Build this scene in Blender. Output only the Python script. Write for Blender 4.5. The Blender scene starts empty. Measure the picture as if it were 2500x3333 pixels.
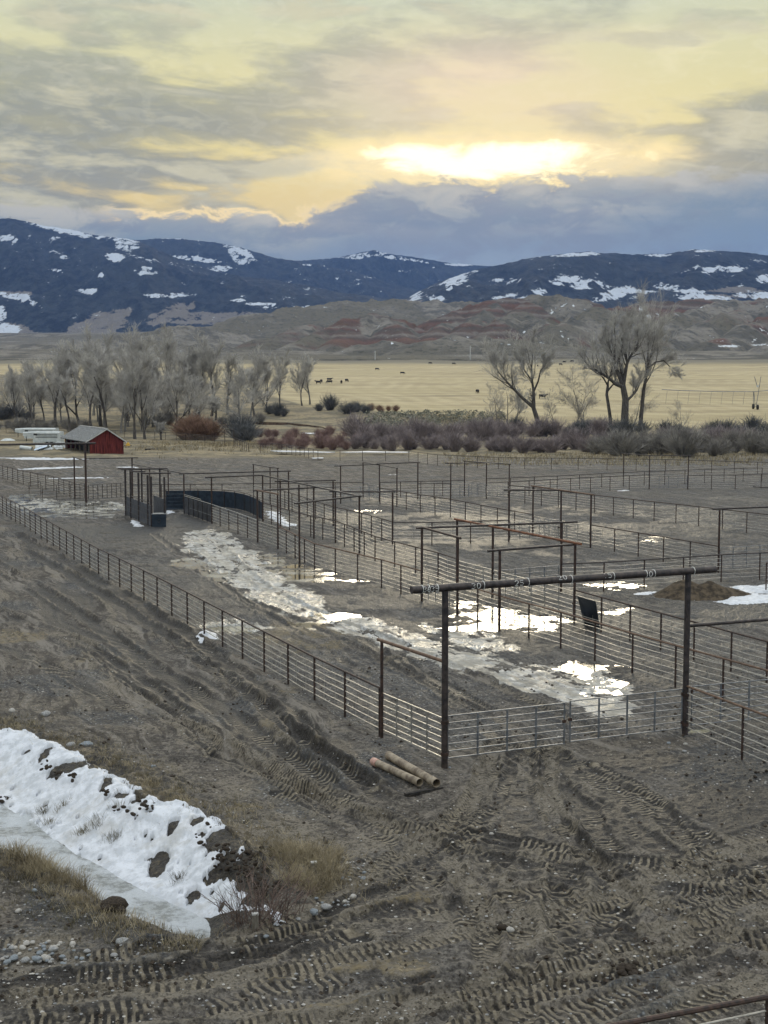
import bpy, math, random
import numpy as np
from mathutils import Vector, Matrix

# ------------------------------------------------------------------ camera, sky, sun
S = bpy.context.scene
F, CX, CY, HOR, CAMH = 4400.0, 1250.0, 1666.5, 1262.0, 10.5
PITCH = math.atan((CY - HOR) / F)
cam = bpy.data.cameras.new("camera")
cam.sensor_fit = 'VERTICAL'; cam.sensor_height = 36.0; cam.lens = F / 3333.0 * 36.0
cam.clip_start = 0.5; cam.clip_end = 60000
camo = bpy.data.objects.new("camera", cam); S.collection.objects.link(camo)
camo.location = (0, 0, CAMH); camo.rotation_euler = (math.pi / 2 - PITCH, 0, 0)
S.camera = camo
S.view_settings.view_transform = 'Standard'; S.view_settings.look = 'None'
S.view_settings.exposure = 0.32; S.view_settings.gamma = 1.0
S.cycles.use_denoising = True
S.cycles.max_bounces = 6; S.cycles.diffuse_bounces = 2; S.cycles.glossy_bounces = 3
S.cycles.transmission_bounces = 2; S.cycles.volume_bounces = 0; S.cycles.transparent_max_bounces = 4
S.cycles.use_adaptive_sampling = True; S.cycles.adaptive_threshold = 0.015

def lin(r, g, b):
    f = lambda c: c / 12.92 if c <= 0.04045 else ((c + 0.055) / 1.055) ** 2.4
    return (f(r / 255), f(g / 255), f(b / 255), 1.0)

class G:
    """small helper to write node graphs"""
    def __init__(s, nt):
        s.nt = nt; nt.nodes.clear()
    def n(s, t, **k):
        o = s.nt.nodes.new(t)
        for a, b in k.items(): setattr(o, a, b)
        return o
    def put(s, sock, v):
        if isinstance(v, bpy.types.NodeSocket): s.nt.links.new(v, sock)
        else: sock.default_value = v
    def m(s, op, *a, clamp=False):
        o = s.n('ShaderNodeMath', operation=op); o.use_clamp = clamp
        for i, v in enumerate(a): s.put(o.inputs[i], v)
        return o.outputs[0]
    def add(s, a, b): return s.m('ADD', a, b)
    def sub(s, a, b): return s.m('SUBTRACT', a, b)
    def mul(s, a, b): return s.m('MULTIPLY', a, b)
    def ss(s, x, a, b, lo=0.0, hi=1.0):
        o = s.n('ShaderNodeMapRange'); o.interpolation_type = 'SMOOTHSTEP'
        s.put(o.inputs[0], x); s.put(o.inputs[1], a); s.put(o.inputs[2], b)
        s.put(o.inputs[3], lo); s.put(o.inputs[4], hi)
        return o.outputs[0]
    def mix(s, f, a, b, mode='MIX'):
        o = s.n('ShaderNodeMix', data_type='RGBA', blend_type=mode)
        s.put(o.inputs[0], f); s.put(o.inputs[6], a); s.put(o.inputs[7], b)
        return o.outputs[2]
    def ramp(s, f, stops, interp='LINEAR'):
        o = s.n('ShaderNodeValToRGB'); cr = o.color_ramp; cr.interpolation = interp
        while len(cr.elements) < len(stops): cr.elements.new(0.5)
        for e, (p, c) in zip(cr.elements, sorted(stops)): e.position = p; e.color = c
        s.put(o.inputs[0], f); return o.outputs[0]
    def xyz(s, x, y, z):
        o = s.n('ShaderNodeCombineXYZ')
        for i, v in enumerate((x, y, z)): s.put(o.inputs[i], v)
        return o.outputs[0]
    def sep(s, v):
        o = s.n('ShaderNodeSeparateXYZ'); s.put(o.inputs[0], v); return o.outputs
    def noise(s, vec, scale, det=4.0, rough=0.55, dist=0.0, col=False):
        o = s.n('ShaderNodeTexNoise'); o.noise_dimensions = '3D'
        if vec is not None: s.put(o.inputs['Vector'], vec)
        s.put(o.inputs['Scale'], scale); s.put(o.inputs['Detail'], det)
        s.put(o.inputs['Roughness'], rough); s.put(o.inputs['Distortion'], dist)
        return o.outputs[1 if col else 0]
    def vor(s, vec, scale, feat='F1', rnd=1.0):
        o = s.n('ShaderNodeTexVoronoi'); o.feature = feat
        s.put(o.inputs['Vector'], vec); s.put(o.inputs['Scale'], scale); s.put(o.inputs['Randomness'], rnd)
        return o.outputs
    def mapv(s, vec, sc, rot=(0, 0, 0)):
        o = s.n('ShaderNodeMapping'); s.put(o.inputs['Vector'], vec)
        o.inputs['Scale'].default_value = sc; o.inputs['Rotation'].default_value = rot
        return o.outputs[0]
    def attr(s, name):
        o = s.n('ShaderNodeAttribute'); o.attribute_name = name; return o
    def sepc(s, c):
        o = s.n('ShaderNodeSeparateColor'); s.put(o.inputs[0], c); return o.outputs

def EL(y): return math.atan((CY - y) / F) - PITCH
def AZ(x): return math.atan((x - CX) / F)

SUN_AZ, SUN_EL = AZ(1600), EL(515)
W = bpy.data.worlds.new("World"); S.world = W; W.use_nodes = True
g = G(W.node_tree)
dirv = g.n('ShaderNodeTexCoord').outputs['Generated']
dx, dy, dz = g.sep(dirv)
U = g.m('ARCTAN2', dx, dy); V = g.m('ARCSINE', dz)
# soft stretched cloud fields in (azimuth, elevation)
P1 = g.xyz(g.mul(U, 4.0), g.mul(V, 13.0), 3.1)
P2 = g.xyz(g.add(g.mul(U, 9.0), g.mul(V, 9.0)), g.mul(V, 34.0), 7.7)
n1 = g.noise(P1, 1.5, 6, 0.52, 0.3)
n2 = g.noise(P2, 1.4, 6, 0.54, 0.25)
n3 = g.noise(g.xyz(g.mul(U, 30.0), g.mul(V, 62.0), 1.3), 1.0, 8, 0.62, 0.5)
n5 = g.noise(g.xyz(g.mul(U, 55.0), g.mul(V, 120.0), 8.3), 1.0, 6, 0.6, 1.2)
Vn = g.m('DIVIDE', V, 1.5708)
e = lambda y: EL(y) / 1.5708
base = g.ramp(Vn, [(0.0, lin(214, 196, 136)), (e(640), lin(226, 200, 124)), (e(480), lin(226, 208, 132)),
                   (e(330), lin(221, 209, 144)), (e(150), lin(211, 206, 158)), (e(0), lin(198, 201, 170)),
                   (0.30, (.92, .94, .92, 1)), (0.55, (1.12, 1.19, 1.26, 1)), (1.0, (1.2, 1.29, 1.4, 1))])
# grey streaks, thicker to the lower left and at the right edge
wl = g.mul(g.ss(U, 0.10, -0.22), g.ss(V, EL(100), EL(480)))
wr = g.mul(g.ss(U, 0.17, 0.28), g.ss(V, EL(250), EL(480)))
thick = g.add(g.add(g.mul(wl, 0.13), g.mul(wr, 0.13)), 0.0)
grey = g.ss(g.add(g.add(g.mul(n1, 0.55), g.mul(n2, 0.45)), thick), 0.475, 0.585)
gcol = g.ramp(Vn, [(e(640), lin(122, 128, 124)), (e(420), lin(140, 140, 120)), (e(100), lin(160, 162, 140)),
                   (0.30, (.62, .66, .68, 1)), (1.0, (.85, .9, .95, 1))])
col = g.mix(g.mul(grey, 0.80), base, gcol)
dk = g.ss(g.add(g.add(g.mul(n2, 0.7), g.mul(n1, 0.3)), g.mul(thick, 0.8)), 0.53, 0.64)
col = g.mix(g.mul(dk, g.ss(V, EL(-300), EL(250), 0.0, 0.5)), col, lin(126, 131, 126))
light = g.ss(n2, 0.50, 0.66)
col = g.mix(g.mul(light, 0.42), col, lin(240, 228, 178))
hl = g.ss(n5, 0.46, 0.64)
col = g.mix(g.mul(hl, 0.08), col, lin(250, 245, 220))
# warm glow around the hidden sun, pinkish cloud above it
def gauss(cu, cv, su, sv):
    a = g.m('DIVIDE', g.sub(U, cu), su); b = g.m('DIVIDE', g.sub(V, cv), sv)
    return g.m('EXPONENT', g.mul(g.add(g.mul(a, a), g.mul(b, b)), -1.0))
glow = gauss(SUN_AZ, SUN_EL, 0.14, 0.045)
col = g.mix(g.mul(glow, 0.42), col, (1.0, 0.82, 0.46, 1))
col = g.mix(g.mul(gauss(AZ(1560), EL(270), 0.09, 0.03), g.ss(n1, 0.3, 0.6, 0.2, 0.6)), col, lin(240, 212, 184))
# the open bright gap
q1 = g.m('DIVIDE', g.sub(U, AZ(1575)), 0.094); q2 = g.m('DIVIDE', g.sub(V, g.add(EL(527), g.mul(g.sub(n2, 0.5), 0.02))), 0.0132)
qd = g.add(g.add(g.mul(q1, q1), g.mul(q2, q2)), g.add(g.mul(g.sub(n3, 0.5), 3.2), g.mul(g.sub(n2, 0.5), 2.2)))
gap = g.ss(qd, 1.35, 0.15)
edge = g.ss(qd, 3.2, 0.6)
col = g.mix(g.mul(edge, 0.75), col, (1.1, 0.86, 0.40, 1))
col = g.mix(gap, col, (1.6, 1.42, 0.92, 1))
# blue-grey cloud bank above the mountains, wispy upper edge
Ve = g.add(g.add(EL(690), g.mul(g.ss(U, AZ(950), AZ(1250)), EL(598) - EL(690))),
           g.add(g.mul(g.sub(n3, 0.5), 0.044), g.mul(g.sub(n1, 0.5), 0.03)))
bank = g.ss(g.sub(V, Ve), 0.0035, -0.003)
rim = g.m('EXPONENT', g.mul(-1.0, g.m('POWER', g.m('DIVIDE', g.m('ABSOLUTE', g.sub(V, Ve)), 0.0035), 2.0)))
rim = g.mul(rim, g.mul(g.ss(U, AZ(1250), AZ(900)), g.ss(U, AZ(250), AZ(520))))
bdepth = g.m('DIVIDE', g.sub(Ve, V), 0.062, clamp=True)
bc = g.ramp(bdepth, [(0.0, lin(166, 164, 152)), (0.16, lin(140, 148, 150)), (0.38, lin(110, 130, 145)), (0.75, lin(102, 128, 152)), (1.0, lin(114, 140, 162))])
wis = g.ss(g.add(g.mul(n2, 0.5), g.mul(n3, 0.5)), 0.45, 0.60)
bc = g.mix(g.mul(wis, g.mul(0.65, g.ss(bdepth, 0.75, 0.05))), bc, lin(196, 190, 172))
bc = g.mix(g.mul(g.ss(g.add(g.mul(n1, .5), g.mul(n3, .5)), 0.52, 0.42), 0.5), bc, lin(92, 112, 138))
col = g.mix(bank, col, bc)
col = g.mix(g.mul(rim, 0.9), col, (1.0, 0.76, 0.34, 1))
skyt = g.n('ShaderNodeTexSky'); skyt.sky_type = 'NISHITA'; skyt.sun_disc = False
skyt.sun_elevation = SUN_EL; skyt.sun_rotation = SUN_AZ
clear = g.mix(1.0, skyt.outputs[0], (0.1, 0.1, 0.1, 1), 'MULTIPLY')
col = g.mix(0.02, col, clear)
bg = g.n('ShaderNodeBackground'); g.put(bg.inputs[0], col); bg.inputs[1].default_value = 1.0
wo = g.n('ShaderNodeOutputWorld'); W.node_tree.links.new(bg.outputs[0], wo.inputs[0])

sl = bpy.data.lights.new("sun", 'SUN'); sl.energy = 0.7; sl.angle = math.radians(14); sl.color = (1.0, 0.86, 0.62)
so = bpy.data.objects.new("sun", sl); S.collection.objects.link(so)
sd_ = Vector((math.sin(SUN_AZ) * math.cos(SUN_EL), math.cos(SUN_AZ) * math.cos(SUN_EL), math.sin(SUN_EL)))
so.rotation_euler = sd_.to_track_quat('Z', 'Y').to_euler(); so.location = (0, 0, 60)

# ------------------------------------------------------------------ helpers
rnd = random.Random(5)
cp, sp = math.cos(PITCH), math.sin(PITCH)
def ray(px, py):
    a = (px - CX) / F; b = (CY - py) / F
    return Vector((a, cp + b * sp, -sp + b * cp))
def gp(px, py, z=0.0):
    """the point at height z that a pixel of the photograph looks at"""
    d = ray(px, py); t = (z - CAMH) / d.z
    return Vector((d.x * t, d.y * t, z))
def dp(px, py, Y):
    d = ray(px, py); t = Y / d.y
    return Vector((d.x * t, Y, CAMH + d.z * t))
def gxy(pts, z=0.0): return np.array([[*gp(x, y, z)[:2]] for x, y in pts])

def _h(ix, iy, s):
    n = (ix * 374761393 + iy * 668265263 + s * 974711) & 0xffffffff
    n = ((n ^ (n >> 13)) * 1274126177) & 0xffffffff
    return ((n ^ (n >> 16)) & 0xffffff) / float(0xffffff)
def vn(x, y, s=0):
    xf = np.floor(x); yf = np.floor(y); ix = xf.astype(np.int64); iy = yf.astype(np.int64)
    u = x - xf; v = y - yf; u = u * u * (3 - 2 * u); v = v * v * (3 - 2 * v)
    a = _h(ix, iy, s); b = _h(ix + 1, iy, s); c = _h(ix, iy + 1, s); d = _h(ix + 1, iy + 1, s)
    return a + (b - a) * u + (c - a) * v + (a - b - c + d) * u * v
def fbm(x, y, o=4, s=0, gain=0.5):
    t = 0; a = 1.0; w = 0
    for i in range(o):
        t = t + a * vn(x, y, s + i * 17); w += a; a *= gain; x = x * 2.03 + 5.1; y = y * 2.03 + 1.7
    return t / w
def ridged(x, y, o=4, s=0):
    t = 0; a = 1; w = 0
    for i in range(o):
        t = t + a * (1 - np.abs(2 * vn(x, y, s + 13 * i) - 1)); w += a; a *= .5; x = x * 2.1 + 3; y = y * 2.1 + 1
    return t / w
def sst(x, a, b):
    t = np.clip((x - a) / (b - a), 0, 1); return t * t * (3 - 2 * t)
def dpoly(X, Y, pts, closed=False):
    """distance to a polyline"""
    d = np.full(X.shape, 1e9); P = list(pts) + ([pts[0]] if closed else [])
    for a, b in zip(P[:-1], P[1:]):
        ex, ey = b[0] - a[0], b[1] - a[1]; L = ex * ex + ey * ey + 1e-12
        t = np.clip(((X - a[0]) * ex + (Y - a[1]) * ey) / L, 0, 1)
        d = np.minimum(d, (X - a[0] - t * ex) ** 2 + (Y - a[1] - t * ey) ** 2)
    return np.sqrt(d)
def inpoly(X, Y, P):
    c = np.zeros(X.shape, bool); n = len(P)
    for i in range(n):
        x1, y1 = P[i]; x2, y2 = P[(i + 1) % n]
        if y1 == y2: continue
        k = ((y1 > Y) != (y2 > Y)) & (X < (x2 - x1) * (Y - y1) / (y2 - y1) + x1); c ^= k
    return c
def sdp(X, Y, P):
    """signed distance, positive inside, only near the polygon"""
    out = np.full(X.shape, -50.0); P = np.asarray(P)
    k = (X > P[:, 0].min() - 6) & (X < P[:, 0].max() + 6) & (Y > P[:, 1].min() - 6) & (Y < P[:, 1].max() + 6)
    x, y = X[k], Y[k]
    if x.size:
        d = dpoly(x, y, [tuple(p) for p in P], True); out[k] = np.where(inpoly(x, y, P), d, -d)
    return out

def link(o): S.collection.objects.link(o); return o
def tag(o, label=None, cat=None, group=None, kind=None):
    if label: o["label"] = label
    if cat: o["category"] = cat
    if group: o["group"] = group
    if kind: o["kind"] = kind
    return o
def thing(name, label, cat, loc, group=None, rz=0.0):
    o = bpy.data.objects.new(name, None); o.empty_display_size = 0.2; link(o)
    o.location = loc; o.rotation_euler = (0, 0, rz)
    return tag(o, label, cat, group)
def child(name, me, parent, loc=(0, 0, 0)):
    o = bpy.data.objects.new(name, me); link(o); o.parent = parent; o.location = loc; return o
def dup(root, loc, rz=0.0, label=None, scale=None):
    r = root.copy(); link(r); r.location = loc; r.rotation_euler = (0, 0, rz)
    if scale: r.scale = scale
    if label: r["label"] = label
    for c in root.children:
        k = c.copy(); link(k); k.parent = r
        for c2 in c.children:
            k2 = c2.copy(); link(k2); k2.parent = k
    return r

class MB:
    def __init__(s): s.v = []; s.f = []
    def tube(s, p0, p1, r0, r1=None, n=8, cap=True):
        return s.path([p0, p1], [r0, r0 if r1 is None else r1], n, cap)
    def path(s, pts, rad, n=8, cap=True):
        pts = [Vector(p) for p in pts]
        if not isinstance(rad, (list, tuple)): rad = [rad] * len(pts)
        b0 = len(s.v); up = None
        for i, p in enumerate(pts):
            d = (pts[min(i + 1, len(pts) - 1)] - pts[max(i - 1, 0)])
            if d.length < 1e-9: d = Vector((0, 0, 1))
            d.normalize()
            if up is None: up = Vector((0, 0, 1)) if abs(d.z) < 0.9 else Vector((0, 1, 0))
            a = d.cross(up); 
            if a.length < 1e-6: a = d.cross(Vector((1, 0, 0)))
            a.normalize(); b = d.cross(a)
            for k in range(n):
                t = 2 * math.pi * k / n
                s.v.append(p + (a * math.cos(t) + b * math.sin(t)) * rad[i])
        for i in range(len(pts) - 1):
            for k in range(n):
                k2 = (k + 1) % n; o = b0 + i * n
                s.f.append((o + k, o + k2, o + n + k2, o + n + k))
        if cap:
            s.f.append(tuple(b0 + k for k in range(n))[::-1]); o = b0 + (len(pts) - 1) * n
            s.f.append(tuple(o + k for k in range(n)))
        return s
    def box(s, c, size, rz=0.0, M=None):
        b = len(s.v); c = Vector(c); R = M or Matrix.Rotation(rz, 3, 'Z')
        for x in (-.5, .5):
            for y in (-.5, .5):
                for z in (-.5, .5): s.v.append(c + R @ Vector((x * size[0], y * size[1], z * size[2])))
        for q in ((0, 1, 3, 2), (4, 6, 7, 5), (0, 4, 5, 1), (2, 3, 7, 6), (0, 2, 6, 4), (1, 5, 7, 3)):
            s.f.append(tuple(b + i for i in q))
        return s
    def poly(s, pts):
        b = len(s.v); s.v += [Vector(p) for p in pts]; s.f.append(tuple(range(b, b + len(pts)))); return s
    def slab(s, pts, th):
        """polygon pulled out along the vector th"""
        b = len(s.v); n = len(pts); th = Vector(th)
        s.v += [Vector(p) for p in pts] + [Vector(p) + th for p in pts]
        s.f.append(tuple(range(b + n - 1, b - 1, -1))); s.f.append(tuple(range(b + n, b + 2 * n)))
        for i in range(n):
            j = (i + 1) % n; s.f.append((b + i, b + j, b + n + j, b + n + i))
        return s
    def mesh(s, name, mat, smooth=True, off=None):
        me = bpy.data.meshes.new(name)
        vs = s.v if off is None else [v - off for v in s.v]
        me.from_pydata([tuple(v) for v in vs], [], s.f)
        if mat: me.materials.append(mat)
        if smooth:
            me.polygons.foreach_set('use_smooth', [True] * len(me.polygons))
            try: me.set_sharp_from_angle(angle=math.radians(42))
            except Exception: pass
        me.update(); return me
    def build(s, name, mat, parent=None, smooth=True):
        off = Vector(parent.location) if parent else None
        me = s.mesh(name, mat, smooth, off)
        o = bpy.data.objects.new(name, me); link(o)
        if parent: o.parent = parent
        return o

def grid_mesh(name, X, Y, Z, mat, keep=None, attrs=None, smooth=True):
    R, C = X.shape; idx = np.arange(R * C).reshape(R, C)
    q = np.stack([idx[:-1, :-1], idx[:-1, 1:], idx[1:, 1:], idx[1:, :-1]], -1).reshape(-1, 4)
    co = np.stack([X, Y, Z], -1).reshape(-1, 3)
    if keep is not None:
        kf = (keep[:-1, :-1] | keep[:-1, 1:] | keep[1:, 1:] | keep[1:, :-1]).reshape(-1); q = q[kf]
        used = np.unique(q); mp = np.full(R * C, -1); mp[used] = np.arange(used.size); q = mp[q]; co = co[used]
        if attrs: attrs = {k: v.reshape(-1, v.shape[-1] if v.ndim == 3 else 1)[used] for k, v in attrs.items()}
    me = bpy.data.meshes.new(name); n = len(q)
    me.vertices.add(len(co)); me.vertices.foreach_set('co', co.astype(np.float32).ravel())
    me.loops.add(n * 4); me.loops.foreach_set('vertex_index', q.astype(np.int32).ravel())
    me.polygons.add(n); me.polygons.foreach_set('loop_start', np.arange(0, n * 4, 4, dtype=np.int32))
    me.polygons.foreach_set('use_smooth', np.full(n, smooth))
    me.update(calc_edges=True); me.validate()
    for k, v in (attrs or {}).items():
        v = v.reshape(len(co), -1)
        if v.shape[1] == 4:
            a = me.attributes.new(k, 'FLOAT_COLOR', 'POINT'); a.data.foreach_set('color', v.astype(np.float32).ravel())
        else:
            a = me.attributes.new(k, 'FLOAT', 'POINT'); a.data.foreach_set('value', v.astype(np.float32).ravel())
    me.materials.append(mat)
    o = bpy.data.objects.new(name, me); link(o); return o

# ------------------------------------------------------------------ materials
def new_mat(name):
    m = bpy.data.materials.new(name); m.use_nodes = True; return m, G(m.node_tree)
def finish(g, col, rough=0.8, spec=0.4, metal=0.0, bump=None, bstr=0.3, bdist=0.02, **kw):
    p = g.n('ShaderNodeBsdfPrincipled'); o = g.n('ShaderNodeOutputMaterial')
    g.put(p.inputs['Base Color'], col); g.put(p.inputs['Roughness'], rough); g.put(p.inputs['Metallic'], metal)
    g.put(p.inputs['Specular IOR Level'], spec)
    for k, v in kw.items(): g.put(p.inputs[k], v)
    if bump is not None:
        b = g.n('ShaderNodeBump'); b.inputs['Strength'].default_value = bstr; b.inputs['Distance'].default_value = bdist
        g.put(b.inputs['Height'], bump); g.nt.links.new(b.outputs[0], p.inputs['Normal'])
    g.nt.links.new(p.outputs[0], o.inputs[0])
def simple(name, c1, c2, scale=6, rough=0.7, spec=0.4, metal=0.0, det=5, bstr=0.25, lo=0.35, hi=0.65, stretch=(1, 1, 1), bdist=0.01):
    m, g = new_mat(name); co = g.mapv(g.n('ShaderNodeTexCoord').outputs['Object'], stretch)
    n = g.noise(co, scale, det, 0.6)
    finish(g, g.mix(g.ss(n, lo, hi), (*c1, 1), (*c2, 1)), rough, spec, metal, n, bstr, bdist)
    return m
M_RUST = simple("rusty_pipe", (0.022, 0.015, 0.012), (0.075, 0.042, 0.03), 9, 0.55, 0.5, 0.15)
M_BEAM = simple("dark_pipe", (0.024, 0.02, 0.019), (0.07, 0.054, 0.048), 7, 0.45, 0.5, 0.2)
M_ORANGE = simple("orange_rust_pipe", (0.11, 0.05, 0.028), (0.24, 0.10, 0.05), 6, 0.7, 0.4, 0.1)
M_BROWNRUST = simple("brown_rust_pipe", (0.10, 0.062, 0.042), (0.19, 0.12, 0.08), 6, 0.65, 0.4, 0.1)
M_ROD = simple("steel_rod", (0.26, 0.25, 0.23), (0.46, 0.44, 0.40), 5, 0.34, 0.7, 0.6)
M_GATE = simple("gate_steel", (0.13, 0.14, 0.155), (0.28, 0.29, 0.30), 5, 0.4, 0.6, 0.5)
M_SHEET = simple("dark_sheet_metal", (0.035, 0.037, 0.042), (0.085, 0.09, 0.10), 2.2, 0.5, 0.5, 0.3)
M_BLUESHEET = simple("blue_sheet_metal", (0.013, 0.022, 0.034), (0.03, 0.046, 0.068), 2.2, 0.45, 0.5, 0.3)
M_CHALK = simple("white_paint", (0.62, 0.62, 0.58), (0.8, 0.8, 0.76), 30, 0.8)
M_WHITE = simple("white_trailer_paint", (0.46, 0.50, 0.50), (0.62, 0.65, 0.64), 1.5, 0.35, 0.5)
M_TRIM = simple("black_rubber", (0.012, 0.012, 0.013), (0.03, 0.03, 0.03), 8, 0.7)
M_WOOD = simple("weathered_wood", (0.10, 0.088, 0.07), (0.22, 0.20, 0.165), 10, 0.85, 0.3, stretch=(4, 4, 0.6))
M_DARKWOOD = simple("dark_timber", (0.018, 0.016, 0.014), (0.05, 0.045, 0.04), 10, 0.85, 0.3)
M_ROCK = [simple("grey_rock", (0.16, 0.165, 0.17), (0.34, 0.34, 0.33), 7, 0.8),
          simple("blue_rock", (0.13, 0.15, 0.17), (0.27, 0.30, 0.32), 6, 0.8),
          simple("pale_rock", (0.28, 0.27, 0.25), (0.46, 0.44, 0.40), 8, 0.8)]
M_BARK = simple("grey_bark", (0.05, 0.045, 0.04), (0.13, 0.118, 0.105), 2.5, 0.9, 0.2, stretch=(2, 2, .5), bdist=.04)
M_BARKP = simple("pale_bark", (0.12, 0.115, 0.105), (0.23, 0.22, 0.20), 2.5, 0.9, 0.2, stretch=(2, 2, .5), bdist=.04)
M_TWIG = simple("grey_twigs", (0.33, 0.315, 0.295), (0.56, 0.54, 0.50), 0.5, 0.9, 0.2, bstr=0)
M_TWIGW = simple("warm_twigs", (0.27, 0.25, 0.22), (0.48, 0.45, 0.40), 0.5, 0.9, 0.2, bstr=0)
M_WIL = {'purple': simple("purple_willow", (0.19, 0.16, 0.162), (0.36, 0.31, 0.305), 0.7, 0.9, 0.2, bstr=0),
         'red': simple("red_willow", (0.19, 0.125, 0.115), (0.35, 0.25, 0.225), 0.7, 0.9, 0.2, bstr=0),
         'grey': simple("grey_willow", (0.17, 0.16, 0.148), (0.36, 0.34, 0.30), 0.7, 0.9, 0.2, bstr=0),
         'blue': simple("blue_grey_brush", (0.085, 0.09, 0.095), (0.20, 0.20, 0.195), 0.7, 0.9, 0.2, bstr=0),
         'rust': simple("rusty_willow", (0.18, 0.115, 0.082), (0.34, 0.22, 0.155), 0.7, 0.9, 0.2, bstr=0)}
M_SAGE = simple("sage_leaves", (0.11, 0.115, 0.09), (0.30, 0.30, 0.24), 1.2, 0.9, 0.2, bstr=0)
M_STRAW = simple("dry_grass", (0.17, 0.14, 0.09), (0.42, 0.36, 0.24), 1.3, 0.9, 0.2, bstr=0)
M_OLIVE = simple("olive_grass", (0.075, 0.068, 0.04), (0.19, 0.165, 0.10), 1.1, 0.9, 0.2, bstr=0)
M_COW = simple("black_hide", (0.008, 0.007, 0.007), (0.022, 0.02, 0.018), 3, 0.7)
M_YEL = simple("yellow_paint", (0.42, 0.24, 0.02), (0.6, 0.36, 0.04), 3, 0.6)
M_BLUEW = simple("pale_blue_sheet", (0.42, 0.54, 0.70), (0.62, 0.70, 0.80), 1.2, 0.35, 0.5)
M_GALV = simple("galvanized_sheet", (0.38, 0.42, 0.44), (0.62, 0.65, 0.66), 1.5, 0.4, 0.5, 0.3)
M_SOIL = simple("dirt_heap", (0.035, 0.028, 0.02), (0.11, 0.085, 0.058), 3.5, 0.95, 0.2, det=9, bstr=0.6, bdist=.06)
M_CLOD = simple("dark_soil", (0.022, 0.018, 0.014), (0.07, 0.055, 0.042), 9, 0.95, 0.2, det=8, bstr=0.6, bdist=.03)
M_PINK = simple("pink_cap", (0.42, 0.24, 0.19), (0.56, 0.36, 0.30), 8, 0.5)
M_CULV = simple("rusted_casing_pipe", (0.13, 0.10, 0.07), (0.32, 0.27, 0.20), 4, 0.7, 0.4, stretch=(1, 1, 1), bstr=.4)
M_BORE_SHADE = simple("painted_bore_shade", (0.01, 0.01, 0.01), (0.02, 0.02, 0.02), 4, 0.8)

# ------------------------------------------------------------------ ground height and surface masks (world metres)
P = gxy
DITCH = P([(-500, 2240), (-100, 2345), (0, 2388), (90, 2398), (180, 2432), (250, 2464), (330, 2512), (410, 2552), (440, 2590), (520, 2625),
           (600, 2630), (700, 2678), (790, 2735), (850, 2800), (890, 2860), (900, 2930), (840, 2990), (760, 3040),
           (690, 3062), (560, 3040), (480, 3012), (400, 2978), (300, 2925), (200, 2872), (100, 2815), (0, 2768), (-120, 2715), (-500, 2575)])
D_FAR, D_END, D_NEAR = [tuple(p) for p in DITCH[:13]], [tuple(p) for p in DITCH[12:18]], [tuple(p) for p in DITCH[17:]]
DD = 0.9
PUD = {  # shallow pools, photograph pixels
 'a': [(60, 1640), (200, 1628), (400, 1632), (415, 1655), (380, 1680), (230, 1690), (90, 1672)],
 'b': [(545, 1822), (620, 1812), (720, 1850), (780, 1890), (700, 1888), (620, 1868), (545, 1845)],
 'c': [(800, 1800), (900, 1795), (1010, 1835), (1110, 1865), (1225, 1888), (1180, 1905), (1010, 1895), (930, 1900), (850, 1850)],
 'd': [(960, 2000), (1080, 1975), (1220, 1985), (1200, 2010), (1080, 2020), (1000, 2060), (930, 2040)],
 'e': [(1400, 1960), (1520, 1940), (1720, 1975), (1890, 2000), (1900, 2030), (1820, 2060), (1700, 2060), (1520, 2070), (1290, 2045), (1280, 2020), (1380, 2010)],
 'f': [(1790, 2162), (1850, 2148), (2060, 2155), (2100, 2186), (2010, 2240), (2070, 2300), (1960, 2310), (1880, 2265), (1900, 2210), (1820, 2190)],
 'g': [(655, 2040), (760, 2010), (850, 2025), (870, 2055), (800, 2075), (700, 2075), (640, 2065)],
 'h': [(2080, 1740), (2150, 1738), (2210, 1755), (2150, 1768), (2080, 1760)],
 'i': [(1880, 1888), (1950, 1880), (2120, 1895), (2100, 1915), (2000, 1918), (1900, 1900)],
 'j': [(2190, 2370), (2270, 2360), (2310, 2375), (2260, 2410), (2200, 2405)],
 'k': [(1940, 1985), (2030, 1965), (2070, 1975), (2010, 2000), (1950, 2005)],
 'l': [(1150, 1655), (1240, 1660), (1240, 1672), (1170, 1672)],
 'm': [(10, 1610), (120, 1600), (150, 1625), (90, 1640), (10, 1640)]}
PUDW = {k: P(v) for k, v in PUD.items()}
SLUSH = [P([(600, 1735), (650, 1722), (720, 1725), (770, 1765), (830, 1800), (900, 1870), (1000, 1925), (1090, 1985), (1190, 2015), (1080, 2032), (960, 2005), (840, 1955), (740, 1885), (660, 1835), (590, 1790)]),
         P([(1120, 1985), (1260, 2028), (1440, 2090), (1620, 2140), (1780, 2175), (1990, 2180), (2015, 2230), (2060, 2285), (2090, 2330), (1970, 2330), (1860, 2290), (1740, 2248), (1600, 2212), (1430, 2170), (1250, 2108), (1080, 2045)]),
         P([(1380, 2030), (1453, 2052), (1530, 2055), (1600, 2078), (1668, 2105), (1630, 2132), (1560, 2132), (1460, 2095), (1380, 2060)]),
         P([(15, 1636), (110, 1622), (230, 1630), (405, 1634), (410, 1656), (300, 1672), (120, 1668)]),
         P([(690, 2030), (780, 2008), (850, 2028), (860, 2055), (760, 2068), (680, 2058)])]
FIELD_EDGE = None
def lerp_poly(x, pts):
    a = np.array(pts, float); return np.interp(x, a[:, 0], a[:, 1])

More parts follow.
